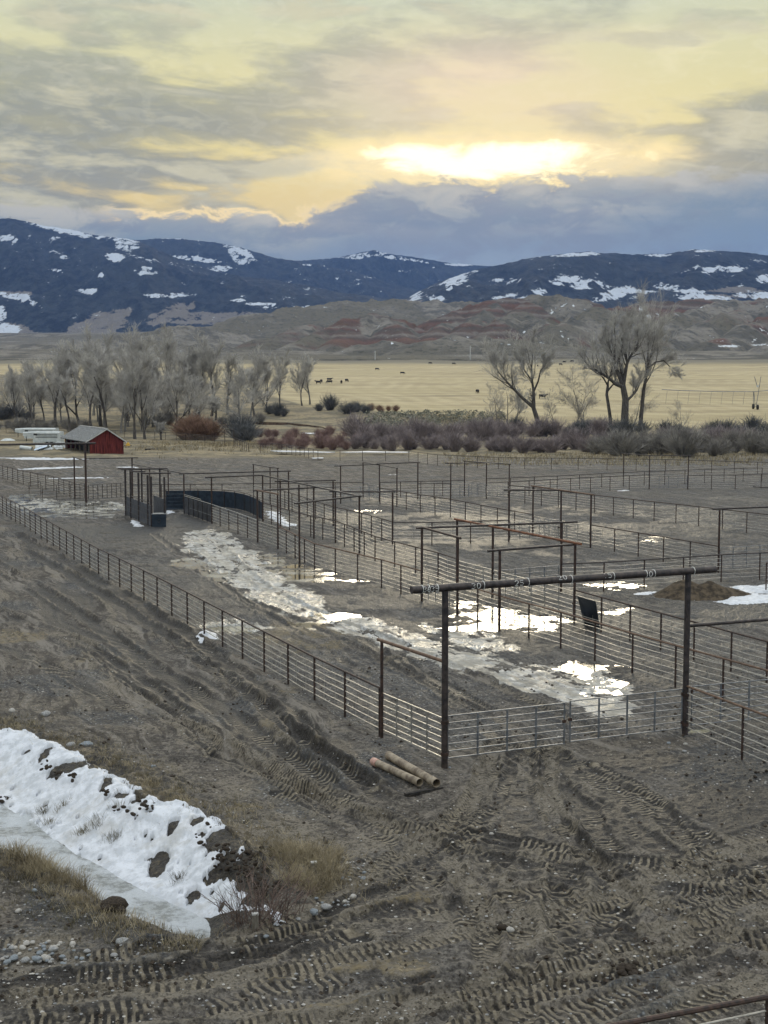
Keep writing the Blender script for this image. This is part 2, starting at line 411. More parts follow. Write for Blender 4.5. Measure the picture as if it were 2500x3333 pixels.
# wheel tracks: pixels of the photograph, width, depth, lug pitch, chevron slope, darkness, pair spacing
TR = [
 ([(1690, 2500), (1690, 2620), (1660, 2700), (1610, 2790), (1555, 2870), (1530, 2950)], .85, .06, .20, .35, 1.1, 0),
 ([(1770, 2440), (1900, 2515), (2050, 2590), (2180, 2680), (2330, 2760), (2520, 2840)], .95, .05, .22, .5, 1.1, 0),
 ([(1690, 2450), (1790, 2530), (1880, 2630), (1960, 2760), (2010, 2900), (2010, 3050)], .9, .05, .2, .2, .95, 0),
 ([(1850, 2560), (1960, 2640), (2090, 2720), (2230, 2800), (2420, 2870), (2560, 2900)], .7, .05, .22, .4, .6, 0),
 ([(1930, 2500), (2060, 2560), (2150, 2630), (2200, 2720), (2330, 2800)], .6, .04, .2, .4, .6, 0),
 ([(1500, 2720), (1380, 2690), (1240, 2660), (1100, 2610), (900, 2530), (700, 2460)], .6, .06, .22, .6, .7, 0),
 ([(1700, 2760), (1560, 2745), (1400, 2725), (1250, 2700), (1080, 2640), (900, 2580)], .6, .05, .22, .6, .6, 0),
 ([(740, 3070), (900, 3025), (1080, 2970), (1250, 2910), (1420, 2870), (1650, 2830), (1900, 2800)], .7, .07, .24, .9, -.25, 0),
 ([(500, 3090), (800, 3090), (1000, 3035), (1200, 2985), (1500, 2940), (1800, 2900)], .7, .07, .24, .9, .35, 0),
 ([(1150, 3380), (1500, 3262), (1800, 3184), (2012, 3122), (2223, 3056), (2520, 2970)], .75, .05, .22, .9, -.55, 0),
 ([(700, 3390), (1050, 3330), (1300, 3280), (1500, 3215), (1700, 3160)], .75, .06, .22, .9, -.35, 0),
 ([(2100, 3360), (2250, 3290), (2420, 3195), (2560, 3120)], .75, .05, .22, .9, -.3, 0),
 ([(1100, 3240), (1400, 3200), (1650, 3150), (1850, 3060), (2000, 2960)], .7, .05, .22, .8, .35, 0),
 ([(1750, 3010), (1900, 3000), (2050, 3030), (2200, 3080), (2350, 3110), (2540, 3150)], .7, .05, .20, .3, .5, 0),
 ([(1930, 3140), (1860, 3060), (1830, 2980), (1850, 2880), (1830, 2780)], .7, .05, .2, .2, .5, 0),
 ([(2540, 2990), (2400, 3010), (2250, 3000), (2150, 2950)], .7, .05, .2, .5, .45, 0),
 ([(2540, 3060), (2420, 3090), (2330, 3150), (2230, 3190)], .7, .05, .2, .5, .45, 0),
 ([(2300, 2790), (2360, 2820), (2340, 2850), (2260, 2850)], .7, .05, .2, .3, .45, 0),
 ([(-60, 3330), (250, 3300), (600, 3290), (900, 3230), (1200, 3190)], .8, .05, .24, .7, .3, 0),
 ([(-60, 3210), (300, 3190), (600, 3160), (900, 3110), (1150, 3060)], .8, .06, .24, .7, .3, 0),
 ([(1480, 3360), (1700, 3330), (1900, 3290), (2100, 3220)], .8, .05, .22, .7, .4, 0),
 # ruts of the lane left of the long fence
 ([(-40, 1730), (150, 1830), (350, 1950), (560, 2080), (740, 2200), (900, 2330), (1010, 2420), (1200, 2540)], .8, .12, .3, .3, .6, 0),
 ([(-40, 1820), (150, 1930), (330, 2050), (520, 2180), (720, 2300), (900, 2430), (1060, 2540)], .8, .12, .3, .3, .4, 0),
 ([(60, 1740), (250, 1850), (450, 1970), (640, 2090), (800, 2200), (900, 2270), (1000, 2370)], .8, .12, .3, .2, .65, 0),
 ([(640, 2140), (780, 2240), (880, 2300), (990, 2410), (1080, 2470), (1250, 2590)], .8, .12, .3, .3, .2, 0),
 ([(-40, 1980), (180, 2060), (400, 2180), (600, 2330), (760, 2440)], .8, .12, .3, .3, .4, 0),
 ([(-40, 2090), (180, 2180), (380, 2290), (560, 2380), (800, 2480), (1050, 2590), (1300, 2680)], .6, .05, .26, .5, .45, 0),
 ([(500, 2310), (620, 2380), (740, 2460), (900, 2540), (1040, 2630)], .6, .05, .24, .6, .7, 0),
 # inside the pen
 ([(690, 1750), (850, 1900), (1050, 2000), (1250, 2075), (1500, 2180), (1750, 2290), (1950, 2400)], .55, .07, .3, .2, -.2, 0),
 ([(620, 1790), (760, 1920), (900, 1995), (1150, 2100), (1400, 2230), (1600, 2330), (1800, 2460)], .55, .07, .3, .2, .4, 0),
 ([(1180, 2080), (1350, 2190), (1500, 2300), (1640, 2420), (1700, 2480)], .6, .06, .25, .5, .7, 0),
 ([(1270, 2120), (1450, 2230), (1640, 2340), (1830, 2470)], .6, .06, .25, .5, .7, 0),
 ([(500, 1740), (650, 1850), (800, 1960), (1000, 2080), (1200, 2200)], .5, .06, .3, .2, .35, 0),
]
def catmull(pts, step=0.3):
    P_ = [np.array(p) for p in pts]; P_ = [2 * P_[0] - P_[1]] + P_ + [2 * P_[-1] - P_[-2]]; out = []
    for i in range(1, len(P_) - 2):
        n = max(2, int(np.linalg.norm(P_[i + 1] - P_[i]) / step))
        for k in range(n):
            t = k / n; a, b, c, d = P_[i - 1], P_[i], P_[i + 1], P_[i + 2]
            out.append(0.5 * (2 * b + (c - a) * t + (2 * a - 5 * b + 4 * c - d) * t * t + (3 * b - a - 3 * c + d) * t ** 3))
    out.append(P_[-2]); return np.array(out)
TRW = [(catmull(gxy(t[0])), *t[1:6]) for t in TR]
_r = random.Random(11)
MASTER = [[(300, 2150), (700, 2400), (1000, 2560), (1300, 2680), (1600, 2760), (2000, 2830), (2560, 2900)],
          [(500, 2300), (900, 2500), (1200, 2640), (1450, 2760), (1600, 2900), (1650, 3100), (1600, 3400)],
          [(1800, 2430), (1800, 2560), (1850, 2700), (2000, 2850), (2250, 2980), (2560, 3080)],
          [(1650, 2450), (1600, 2600), (1450, 2760), (1250, 2880), (1050, 2990), (800, 3090), (400, 3170), (-80, 3210)],
          [(-80, 3290), (600, 3240), (1200, 3150), (1800, 3010), (2200, 2880), (2560, 2760)],
          [(200, 3400), (900, 3320), (1500, 3200), (2050, 3040), (2560, 2870)]]
for m_i, M_ in enumerate(MASTER):
    for k in range(5 if m_i < 4 else 4):
        o_ = _r.uniform(-130, 130); q_ = _r.uniform(-.35, .35)
        TRW.append((catmull(gxy([(x + o_ * .6, y + o_ * (.5 + q_ * j)) for j, (x, y) in enumerate(M_)])), _r.uniform(.42, .66), _r.uniform(.02, .05), _r.uniform(.17, .24), _r.choice([.1, .2, .4, .9]), _r.choice([-.35, -.2, .2, .45, .65] if m_i < 4 else [-.4, -.3, -.1, .2])))

def profile(X, Y):
    """large shape of the land: flat yard, low creek, then a field that climbs"""
    z = np.interp(Y, [0, 190, 230, 300, 330, 459, 978, 1080, 1200], [0, 0, -.2, 0.3, 1.6, 7.4, 24.3, 32, 40])
    return z

def ground_fields(X, Y, tracks=True):
    """height and the surface masks at world points"""
    sh = X.shape; X = X.ravel(); Y = Y.ravel()
    z = profile(X, Y)
    near = Y < 130
    flat = Y < 235
    wx = X + (fbm(X * .35, Y * .35, 3, 3) - .5) * 2.2; wy = Y + (fbm(X * .35, Y * .35, 3, 5) - .5) * 2.2
    und = fbm(X * .12, Y * .12, 3, 21) - .5
    mid = fbm(X * .7, Y * .7, 4, 31) - .5
    fin = fbm(X * 4.5, Y * 4.5, 4, 41) - .5; clod = np.where(near, ridged(X * 3.1, Y * 3.1, 3, 43) - .55, 0)
    wet = np.clip(.56 + und * 2.0 + mid * 1.5 + fin * .7, 0, 1)
    dry0 = sst(fbm(X * .5 + 9, Y * 1.1, 5, 53), .54, .62) * (1 - sst(Y, 25.5, 28.5)) * .9; wet = wet - .22 * (1 - sst(Y, 25, 30))
    dry = sst(fbm(X * .23, Y * .23, 4, 51) + fin * .25, .50, .68) * .6; dry = np.maximum(dry, dry0)
    z = z + np.where(flat, und * .22 + mid * .09 + fin * np.where(near, .09, .03) + clod * .05 * sst(fbm(X * .5, Y * .5, 3, 45), .42, .62), (fbm(X * .02, Y * .02, 3, 61) - .5) * 1.5)
    grass = np.zeros_like(X); gravel = np.zeros_like(X); slush = np.zeros_like(X); field = np.zeros_like(X); creek = np.zeros_like(X); crest = np.full_like(X, .5)
    # pens: gravelly, blue-grey
    pens = inpoly(wx, wy, P([(1243, 2420), (2229, 2420), (2800, 2700), (2900, 1560), (2200, 1560), (450, 1625), (-200, 1640), (5, 1690), (600, 2000)]))
    gravel = np.where(pens, np.clip(.55 + mid * 1.2, 0, 1), gravel)
    gravel = np.maximum(gravel, sst(fbm(X * .45, Y * .45, 4, 71), .56, .70) * .8)
    # lane and yard further back are paler
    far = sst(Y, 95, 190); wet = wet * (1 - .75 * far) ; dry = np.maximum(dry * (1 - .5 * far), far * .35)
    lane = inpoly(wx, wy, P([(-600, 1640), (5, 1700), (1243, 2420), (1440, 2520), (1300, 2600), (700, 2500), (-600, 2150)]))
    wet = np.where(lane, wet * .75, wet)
    lw = sst(sdp(X, Y, P([(-600, 1630), (5, 1690), (1235, 2420), (1420, 2520), (1330, 2640), (1000, 2600), (700, 2480), (300, 2330), (-600, 2120)])), -.8, 1.6)
    al_ = -.403 * X + .915 * Y; ac_ = .915 * X + .403 * Y + (fbm(X * .2, Y * .2, 3, 63) - .5) * 2.0
    strk = fbm(al_ * .09, ac_ * 1.25, 4, 65) - .5
    z = z - lw * (mid * .06 + fin * .065 + clod * .05 * sst(fbm(X * .5, Y * .5, 3, 45), .42, .62)) + lw * strk * .30
    wet = wet * (1 - lw) + lw * np.clip(.42 - strk * 2.6 + und * .7, 0, 1); dry = dry * (1 - lw) + lw * sst(strk, .03, .17) * .85
    # puddle hollows
    pm = np.zeros_like(X); pn = (fbm(X * .8, Y * .8, 5, 81, .6) - .5)
    for k, w in PUDW.items():
        pm = np.maximum(pm, sst(sdp(X, Y, w) + pn * 3.2 - (.75 if k == 'e' else .3), -.3, .9))
    rag = (fbm(X * .9 + 3 + Y * .4, Y * .8 - X * .3, 4, 91, .5) - .5)
    z = z + np.where(pm > 0, -pm * .085 + pm * rag * .46 - pm * (und * .22 + mid * .05), 0)
    wet = np.maximum(wet, pm * .9); gravel = gravel * (1 - pm)
    sm = np.zeros_like(X)
    for w in SLUSH: sm = np.maximum(sm, sst(sdp(X, Y, w) + pn * 1.8 + mid * 1.0 + .25, -.3, .6))
    slush = sm * (.45 + .55 * sst(fbm(X * 1.3, Y * .9, 4, 101) + fin * .5, .30, .50))
    z = z - sm * (und * .15)
    # ditch
    ds = sdp(X, Y, DITCH); ins = ds > -1.5
    if ins.any():
        xi, yi = X[ins], Y[ins]
        w = (fbm(xi * .8, yi * .8, 4, 111) - .5)
        inside = ds[ins]
        a = sst(dpoly(xi, yi, D_FAR) + w * .5, 0, 2.1); b = sst(dpoly(xi, yi, D_NEAR) + w * .3, 0, .6); c = sst(dpoly(xi, yi, D_END) + w * .4, 0, 1.5)
        dpt = np.minimum(np.minimum(a, b), c); dpt = np.where(inside > 0, dpt, 0)
        lump = np.where(inside > 0, (w * .26 + fin[ins] * .10) * np.clip(dpt * 3, 0, 1) * (1 - sst(dpt, .9, .995)), 0)
        z[ins] = z[ins] * (1 - dpt) - DD * dpt + lump
        ice = sst(dpt, .972, .99); iw = fbm(xi * .8, yi * 1.4, 5, 121)
        slush[ins] = np.maximum(slush[ins], ice * (.62 + .38 * sst(iw, .35, .5)))
        wet[ins] = np.where(inside > 0, np.clip(1.1 + w, 0, 1), wet[ins]); gravel[ins] *= (1 - sst(inside, -.8, .2)); dry[ins] *= (1 - sst(inside, -.5, .2))
        grass[ins] = np.where(inside > 0, .35 * (1 - ice), grass[ins])
    rim = sst(ds + (fbm(X * .5, Y * .5, 4, 131) - .5) * 3.4, -2.6, -.1) * (ds <= 0) * sst(Y, 26.4, 27.6)
    grass = np.maximum(grass, rim * .6 * sst(fbm(X * 1.1, Y * 1.1, 3, 133), .30, .55)); gravel = gravel * (1 - rim)
    z = z + np.where(near, rim * (fbm(X * 2.2, Y * 2.2, 4, 141) - .35) * .36, 0)
    grass = np.maximum(grass, .55 * sst(fbm(X * .3, Y * .3, 4, 143), .60, .74) * (Y < 60) * (X < 1))
    # ground back of the yard: straw, sage and creek meadow
    creek = sst(Y + (fbm(X * .08, Y * .08, 3, 151) - .5) * 26, 196, 216) * (1 - sst(Y, 300, 320) * 0)
    fe = lerp_poly(X / np.maximum(Y, 1) * F + CX, [(-600, 620), (0, 790), (200, 740), (620, 640), (900, 450), (1000, 400), (1300, 372), (1550, 350), (1700, 322), (2100, 303), (2500, 296), (3200, 296)])
    field = sst(Y - fe + (fbm(X * .05, Y * .05, 3, 161) - .5) * 14, -4, 6)
    creek = np.clip(creek - field, 0, 1)
    z = z + np.where(creek > 0, creek * (fbm(X * .3, Y * .3, 3, 163) - .5) * .6, 0)
    wet = np.clip(wet + rim * .22, 0, 1); wet = wet * (1 - np.maximum(creek * .6, field)); gravel = gravel * (1 - np.maximum(creek, field)); dry = dry * (1 - np.maximum(creek, field))
    # tyre tracks
    if tracks:
        lod = 1 - sst(Y, 42, 70)
        for pts, w, dep, pitch, kk, dark in TRW:
            kk = kk * .45; pitch = pitch * .8
            s0 = np.concatenate([[0], np.cumsum(np.linalg.norm(np.diff(pts, axis=0), axis=1))])
            sub = np.where((X > pts[:, 0].min() - 1) & (X < pts[:, 0].max() + 1) & (Y > pts[:, 1].min() - 1) & (Y < pts[:, 1].max() + 1))[0]
            if sub.size < 4: continue
            xs, ys = X[sub], Y[sub]; best = np.full(xs.shape, 9.0); lat = np.zeros_like(xs); arc = np.zeros_like(xs)
            for j in range(len(pts) - 1):
                a, b = pts[j], pts[j + 1]
                k = np.where((xs > min(a[0], b[0]) - .9) & (xs < max(a[0], b[0]) + .9) & (ys > min(a[1], b[1]) - .9) & (ys < max(a[1], b[1]) + .9))[0]
                if k.size == 0: continue
                ex, ey = b - a; L = math.hypot(ex, ey) + 1e-9; ex /= L; ey /= L
                px_, py_ = xs[k] - a[0], ys[k] - a[1]; t = np.clip(px_ * ex + py_ * ey, 0, L)
                d = np.hypot(px_ - t * ex, py_ - t * ey); m = d < best[k]; kk_ = k[m]
                best[kk_] = d[m]; lat[kk_] = (px_ * ey - py_ * ex)[m]; arc[kk_] = s0[j] + t[m]
            m = best < .95
            i = sub[m]; d = best[m]; la = lat[m]; ar = arc[m]
            wob = (fbm(X[i] * 1.5, Y[i] * 1.5, 3, 171) - .5)
            dd = np.abs(d + wob * .34)
            env = 1 - sst(dd, w * .42, w * .56)
            vis = sst(fbm(ar * .35, np.full_like(ar, len(pts) * 1.7), 3, 181), .28, .45)
            env = env * (.35 + .65 * vis)
            shoulder = np.exp(-((dd - w * .62) / (w * .14)) ** 2) * vis
            ph = ar / pitch + np.abs(la) * kk / pitch
            brk = sst(fbm(X[i] * 1.1, Y[i] * 1.1, 4, 191), .42, .60)
            lug = np.clip(np.sin(2 * math.pi * ph + wob * 1.6) * 2.6 + wob * 1.6, -1, 1) * env * lod[i] * brk
            dep = dep * (.35 + 1.1 * fbm(ar * .22, np.full_like(ar, len(pts) * 2.3), 3, 195))
            z[i] += -env * dep + shoulder * dep * .95 + lug * .012
            crest[i] = np.clip(crest[i] * (1 - env) + env * (.5 - lug * .5 * np.sign(dark if dark else 1) * -1) , 0, 1)
            wet[i] = np.clip(wet[i] + env * dark * .85 - shoulder * .12, 0, 1)
            if dark < 0: dry[i] = np.clip(dry[i] + env * (-dark) * 1.4, 0, 1)
            else: dry[i] = np.clip(dry[i] * (1 - .7 * env) + shoulder * .5, 0, 1)
            gravel[i] *= 1 - .8 * env; grass[i] *= 1 - .7 * env; slush[i] *= 1 - .35 * env * (dark > 0)
    ga = np.stack([wet, dry, grass, gravel], -1).reshape(*sh, 4); gb = np.stack([slush, field, creek, crest], -1).reshape(*sh, 4)
    return z.reshape(sh), np.clip(ga, 0, 1), np.clip(gb, 0, 1)
def hz(x, y):
    return float(ground_fields(np.array([[x]]), np.array([[y]]), False)[0][0, 0])
def hzs(xy):
    a = np.asarray(xy, float); return ground_fields(a[:, 0][None], a[:, 1][None], False)[0][0]

m_ground, g = new_mat("muddy_ground")
pos = g.n('ShaderNodeNewGeometry').outputs['Position']
A, B = g.attr("ga"), g.attr("gb")
wet, dry, gra = g.sepc(A.outputs['Color']); grv = A.outputs['Alpha']
slu, fld, crk = g.sepc(B.outputs['Color']); crs = B.outputs['Alpha']
a1 = g.noise(pos, 1.1, 8, 0.62); a2 = g.noise(pos, 7.0, 7, 0.65); a3 = g.noise(pos, 24.0, 5, 0.6)
big = g.noise(pos, 0.16, 4, 0.55)
gx__, gy__, _z = g.sep(pos)
al = g.add(g.mul(gx__, -.403), g.mul(gy__, .915)); ac = g.add(g.mul(gx__, .915), g.mul(gy__, .403))
ac = g.add(ac, g.mul(g.sub(g.noise(pos, .18, 3, .5), .5), 2.2))
stk = g.noise(g.xyz(g.mul(al, .10), g.mul(ac, 1.5), 0.0), 1.0, 6, .62)
stk2 = g.noise(g.xyz(g.mul(al, .35), g.mul(ac, 3.2), 4.0), 1.0, 6, .62)
lanew = g.ss(gy__, 34.0, 40.0); indit = g.ss(_z, -.35, -.6)
spk = g.vor(pos, 9.0)[0]; spk2 = g.vor(pos, 5.0)[0]
mud = g.mix(g.ss(a1, .40, .60), (.074, .066, .057, 1), (.172, .152, .128, 1))
mud = g.mix(g.mul(g.ss(big, .44, .58), .55), mud, (.135, .128, .12, 1))
mud = g.mix(g.mul(g.ss(g.add(dry, g.mul(g.sub(a1, .5), 1.2)), .25, .75), .8), mud, g.mix(g.ss(a2, .40, .60), (.165, .145, .115, 1), (.30, .265, .205, 1)))
a4 = g.noise(pos, 15.0, 5, .65)
mud = g.mix(g.ss(a2, .50, .59, 0, .75), mud, (.040, .036, .032, 1))
mud = g.mix(g.ss(a2, .46, .38, 0, .5), mud, (.23, .207, .172, 1))
mud = g.mix(g.ss(a4, .52, .60, 0, .55), mud, (.03, .027, .024, 1))
mud = g.mix(g.ss(a4, .46, .38, 0, .35), mud, (.27, .25, .21, 1))
mud = g.mix(g.mul(g.ss(stk, .52, .60), g.mul(lanew, .65)), mud, (.23, .21, .182, 1))
mud = g.mix(g.mul(g.ss(stk2, .50, .40), g.mul(lanew, .8)), mud, (.045, .04, .036, 1))
wmask = g.ss(g.add(wet, g.add(g.mul(g.sub(a2, .5), 1.1), g.mul(g.sub(a1, .5), .9))), .52, .86)
mud = g.mix(g.mul(wmask, .9), mud, g.mix(g.ss(a4, .42, .58), (.011, .010, .009, 1), (.055, .049, .043, 1)))
mud = g.mix(g.ss(crs, .5, 1.0, 0, .7), mud, g.mix(g.ss(a2, .4, .6), (.17, .145, .105, 1), (.34, .295, .215, 1)))
mud = g.mix(g.ss(crs, .5, 0.0, 0, .78), mud, (.024, .022, .02, 1))
gr = g.mix(g.ss(spk, .12, .42), g.mix(g.ss(a1, .42, .58), (.15, .165, .176, 1), (.335, .35, .355, 1)), (.05, .054, .059, 1))
gr = g.mix(g.mul(wmask, .6), gr, (.034, .035, .036, 1))
col = g.mix(g.mul(grv, g.ss(a2, .36, .60, .3, .92)), mud, gr)
pebble = g.m('LESS_THAN', spk2, g.mul(g.ss(a1, .48, .62), .15))
col = g.mix(g.mul(pebble, .65), col, (.36, .35, .33, 1))
gs = g.mix(g.ss(a2, .40, .60), g.mix(g.ss(big, .42, .58), (.062, .054, .030, 1), (.12, .098, .055, 1)), (.24, .195, .12, 1))
gs = g.mix(g.ss(a1, .50, .60, 0, .7), gs, (.045, .037, .028, 1))
col = g.mix(g.mul(g.ss(g.add(gra, g.mul(g.sub(a2, .5), 1.2)), .3, .75), .85), col, gs)
ck = g.mix(g.ss(g.noise(pos, .12, 5, .6), .42, .58), (.28, .23, .145, 1), (.15, .132, .092, 1))
ck = g.mix(g.ss(a1, .5, .62, 0, .6), ck, (.085, .078, .058, 1))
col = g.mix(crk, col, ck)
# mown hay field with curved swaths
fx, fy, fz = g.sep(pos)
sw = g.n('ShaderNodeTexWave'); sw.wave_type = 'RINGS'; sw.rings_direction = 'Z'
g.put(sw.inputs['Vector'], g.xyz(g.mul(g.sub(fx, 380.0), 1.0), g.mul(g.sub(fy, 560.0), 0.75), 0.0))
sw.inputs['Scale'].default_value = 0.035; sw.inputs['Distortion'].default_value = 16.0; sw.inputs['Detail'].default_value = 4; sw.inputs['Detail Scale'].default_value = .35
fn = g.noise(g.mapv(pos, (.012, .05, 1)), 1.0, 8, .7)
fc = g.mix(g.ss(g.add(g.mul(sw.outputs[1], .06), g.mul(fn, 1.0)), .42, .70), (.31, .255, .15, 1), (.52, .44, .27, 1))
fc = g.mix(g.ss(g.noise(pos, .012, 5, .6), .46, .58, 0, .45), fc, (.40, .335, .19, 1))
fc = g.mix(g.ss(g.noise(g.mapv(pos, (.03, .12, 1)), 1.0, 6, .7), .55, .62, 0, .5), fc, (.20, .165, .105, 1))
fc = g.mix(g.ss(fn, .53, .64, 0, .55), fc, (.33, .26, .15, 1))
fc = g.mix(g.ss(fy, 1010.0, 1060.0), fc, (.17, .155, .115, 1))
col = g.mix(fld, col, fc)
ice = g.mix(g.ss(a1, .42, .58), (.46, .475, .48, 1), (.27, .275, .265, 1))
ice = g.mix(g.ss(a2, .52, .62, 0, .6), ice, (.22, .20, .17, 1))
ice = g.mix(g.mul(g.ss(stk2, .47, .60), g.mul(lanew, .8)), ice, (.20, .19, .165, 1))
ice = g.mix(g.mul(g.ss(stk, .42, .56), g.mul(lanew, .5)), ice, (.40, .375, .315, 1))
sf = g.ss(g.add(slu, g.add(g.mul(g.sub(a2, .5), .55), g.mul(g.sub(stk2, .54), g.mul(g.mul(lanew, g.sub(1.0, indit)), 2.6)))), .36, .62)
ice = g.mix(indit, ice, g.mix(g.ss(a1, .44, .58), (.50, .53, .55, 1), g.mix(g.ss(a2, .45, .55), (.25, .26, .25, 1), (.40, .42, .42, 1))))
col = g.mix(sf, col, ice)
rough = g.m('MULTIPLY_ADD', wmask, -.42, .93)
rough = g.m('MULTIPLY_ADD', sf, g.ss(a1, .42, .58, -.5, -.2), rough, clamp=True)
h = g.add(g.add(g.mul(a1, .5), g.mul(a4, .4)), g.add(g.mul(a2, .65), g.mul(g.mul(g.sub(.5, spk), grv), .35)))
finish(g, col, rough, 0.22, 0, h, 1.0, 0.10)

pxs = np.concatenate([np.linspace(-2600, -160, 50), np.arange(-120, 2640, 3.0), np.linspace(2680, 5100, 50)])
pys = np.concatenate([np.arange(6800, 3560, -50.0), np.arange(3540, 2400, -1.7), np.arange(2400, 1560, -2.7), np.arange(1560, 1440, -1.8)])
Ys = np.concatenate([F * CAMH / (pys - HOR), np.geomspace(262, 1092, 130)])
GX = (pxs[None, :] - CX) / F * Ys[:, None]; GY = np.repeat(Ys[:, None], len(pxs), 1)
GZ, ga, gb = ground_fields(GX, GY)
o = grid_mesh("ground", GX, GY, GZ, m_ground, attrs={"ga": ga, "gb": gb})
tag(o, "muddy rutted yard ground with tyre tracks, ditch, creek meadow and hay field beyond", "ground", kind="structure")
del GX, GY, GZ, ga, gb

# ------------------------------------------------------------------ puddles, snow
m_water, g = new_mat("puddle_water")
pos = g.n('ShaderNodeNewGeometry').outputs['Position']
n = g.noise(pos, 1.2, 3, .5); wi = g.ss(g.noise(pos, .7, 5, .6), .42, .6)
finish(g, g.mix(wi, (.035, .032, .026, 1), (.30, .29, .25, 1)), g.mix(wi, (.07, .07, .07, 1), (.2, .2, .2, 1)), .9, 0, n, .05, .02, IOR=1.4)
for k, w in PUDW.items():
    c = w.mean(0); q = c + (w - c) * 1.06; cc = np.array([*q])
    zc = float(profile(np.array([c[0]]), np.array([c[1]]))[0]) - .045
    me = MB().poly([(x, y, zc) for x, y in q]).mesh("puddle", m_water, False)
    o = bpy.data.objects.new("puddle", me); link(o)
    lab = {'a': "frozen puddle by the open gates at the far left", 'b': "shallow pool beside the icy track in the pen",
           'c': "bright golden pool under the inner alley fence", 'd': "small bright pool in the middle of the pen",
           'e': "golden puddle under the alley rails below the overhead pipe", 'f': "long bright pool behind the main gates",
           'g': "yellowish pool along the left long fence", 'h': "small puddle beyond the lane fence at right", 'i': "thin puddle in front of the soil heap",
           'j': "small wet patch at the base of the thick gatepost", 'k': "thin puddle behind the leaning dark panel", 'l': "thin far puddle in the back alley",
           'm': "melt puddle at the left edge by the fence"}[k]
    tag(o, lab, "puddle", kind="structure")

m_snow, g = new_mat("snow")
pos = g.n('ShaderNodeNewGeometry').outputs['Position']
n = g.noise(pos, 3.0, 7, .6); n2_ = g.noise(pos, 16.0, 4, .6)
sc = g.mix(g.ss(n, .40, .62), (.66, .69, .74, 1), (.50, .53, .57, 1))
sc = g.mix(g.ss(n2_, .56, .70, 0, .5), sc, (.40, .38, .34, 1))
sc = g.mix(g.ss(g.noise(pos, .9, 5, .6), .52, .66, 0, .45), sc, (.42, .41, .38, 1))
finish(g, sc, .6, .3, 0, g.add(n, g.mul(n2_, .25)), .5, .06)

SNOWP = P([(-300, 2290), (-100, 2350), (0, 2385), (90, 2392), (180, 2428), (250, 2460), (330, 2508), (405, 2542), (430, 2570), (495, 2582), (520, 2612),
           (590, 2617), (640, 2642), (700, 2672), (770, 2712), (822, 2738), (835, 2795), (860, 2850), (800, 2880), (850, 2940), (900, 2965), (920, 3010), (800, 3060)])
FL = [gp(x, y, -DD)[:2] for x, y in [(-300, 2480), (0, 2612), (120, 2690), (200, 2748), (300, 2806), (420, 2868), (520, 2925), (640, 2980), (760, 3020)]]
SNOWP = np.array([*SNOWP[:-1], *[np.array(p) for p in FL[::-1]]])
SPOTS = [(88, 2476, 14, 10), (145, 2497, 26, 28), (190, 2532, 32, 20), (235, 2536, 34, 22), (306, 2550, 14, 16), (350, 2592, 22, 28), (393, 2638, 34, 17), (478, 2630, 42, 32),
         (445, 2655, 20, 14), (525, 2770, 32, 34), (562, 2722, 16, 24), (645, 2728, 26, 22), (690, 2697, 26, 18), (655, 2755, 20, 9), (722, 2782, 52, 44), (790, 2790, 40, 40), (740, 2830, 60, 22),
         (820, 2850, 60, 60), (490, 2690, 18, 7), (22, 2606, 60, 30), (110, 2640, 22, 10), (850, 2800, 50, 60), (870, 2900, 60, 40), (620, 2860, 24, 12), (430, 2560, 12, 10)]
def snow_sheet(name, poly, spots, th, label, step=2.6, taper=.45, rag=.35, zero=None):
    pw = np.asarray(poly); pc = []
    for x, y in pw: pc.append((CX + x / y * F, HOR + F * (CAMH + .6) / y))
    pc = np.array(pc); x0, x1 = max(pc[:, 0].min(), -150) - 25, min(pc[:, 0].max(), 2650) + 25
    Ya, Yb = pw[:, 1].min() - .8, pw[:, 1].max() + .8
    ys = np.arange(HOR + F * CAMH / Ya, HOR + F * CAMH / Yb, -step); Yv = F * CAMH / (ys - HOR); xs = np.arange(x0, x1, step)
    X = (xs[None] - CX) / F * Yv[:, None]; Y = np.repeat(Yv[:, None], len(xs), 1)
    z, _, _ = ground_fields(X, Y, False)
    d = sdp(X.ravel(), Y.ravel(), pw).reshape(X.shape)
    n1_ = fbm(X * 1.3, Y * 1.3, 4, 201) - .5; n2__ = fbm(X * 4, Y * 4, 3, 203) - .5
    t = np.minimum((d + n1_ * rag + n2__ * rag * .5) * taper, th) + n1_ * th * .25
    for sx, sy, rx, ry in spots + ([(_r.uniform(20, 760), 0, _r.uniform(4, 9), _r.uniform(3, 6)) for _q in range(46)] if len(spots) > 8 else []):
        if sy == 0: sy = 2470 + sx * .42 + _r.uniform(10, 150)
        elif len(spots) > 8: rx, ry = rx * .82, ry * .82
        c = gp(sx, sy, -.4 if len(spots) > 8 else 0); px_m = c.y / F
        q = np.sqrt(((X - c.x) / (rx * px_m)) ** 2 + ((Y - c.y) / (ry * px_m * 2.2)) ** 2) + n1_ * 2.2 + n2__ * 1.9
        t = t - (1 - sst(q, .75, 1.25)) * (th + .22)
    o = grid_mesh(name, X, Y, z + t, m_snow, keep=t > -.03)
    tag(o, label, "snow", kind="stuff"); return o
snow_sheet("snow_bank", SNOWP, SPOTS, .10, "snow covering the far bank of the ditch, broken by dark clods of soil", rag=.16)
snow_sheet("snow", P([(2376, 1908), (2420, 1906), (2453, 1908), (2500, 1902), (2620, 1900), (2620, 1962), (2500, 1962), (2370, 1969), (2340, 1958), (2357, 1953), (2343, 1946), (2385, 1928), (2403, 1926)]), [(2490, 1935, 20, 9)], .10,
           "white snow patch beside the soil heap at the right edge", 2.6, .25, .8)
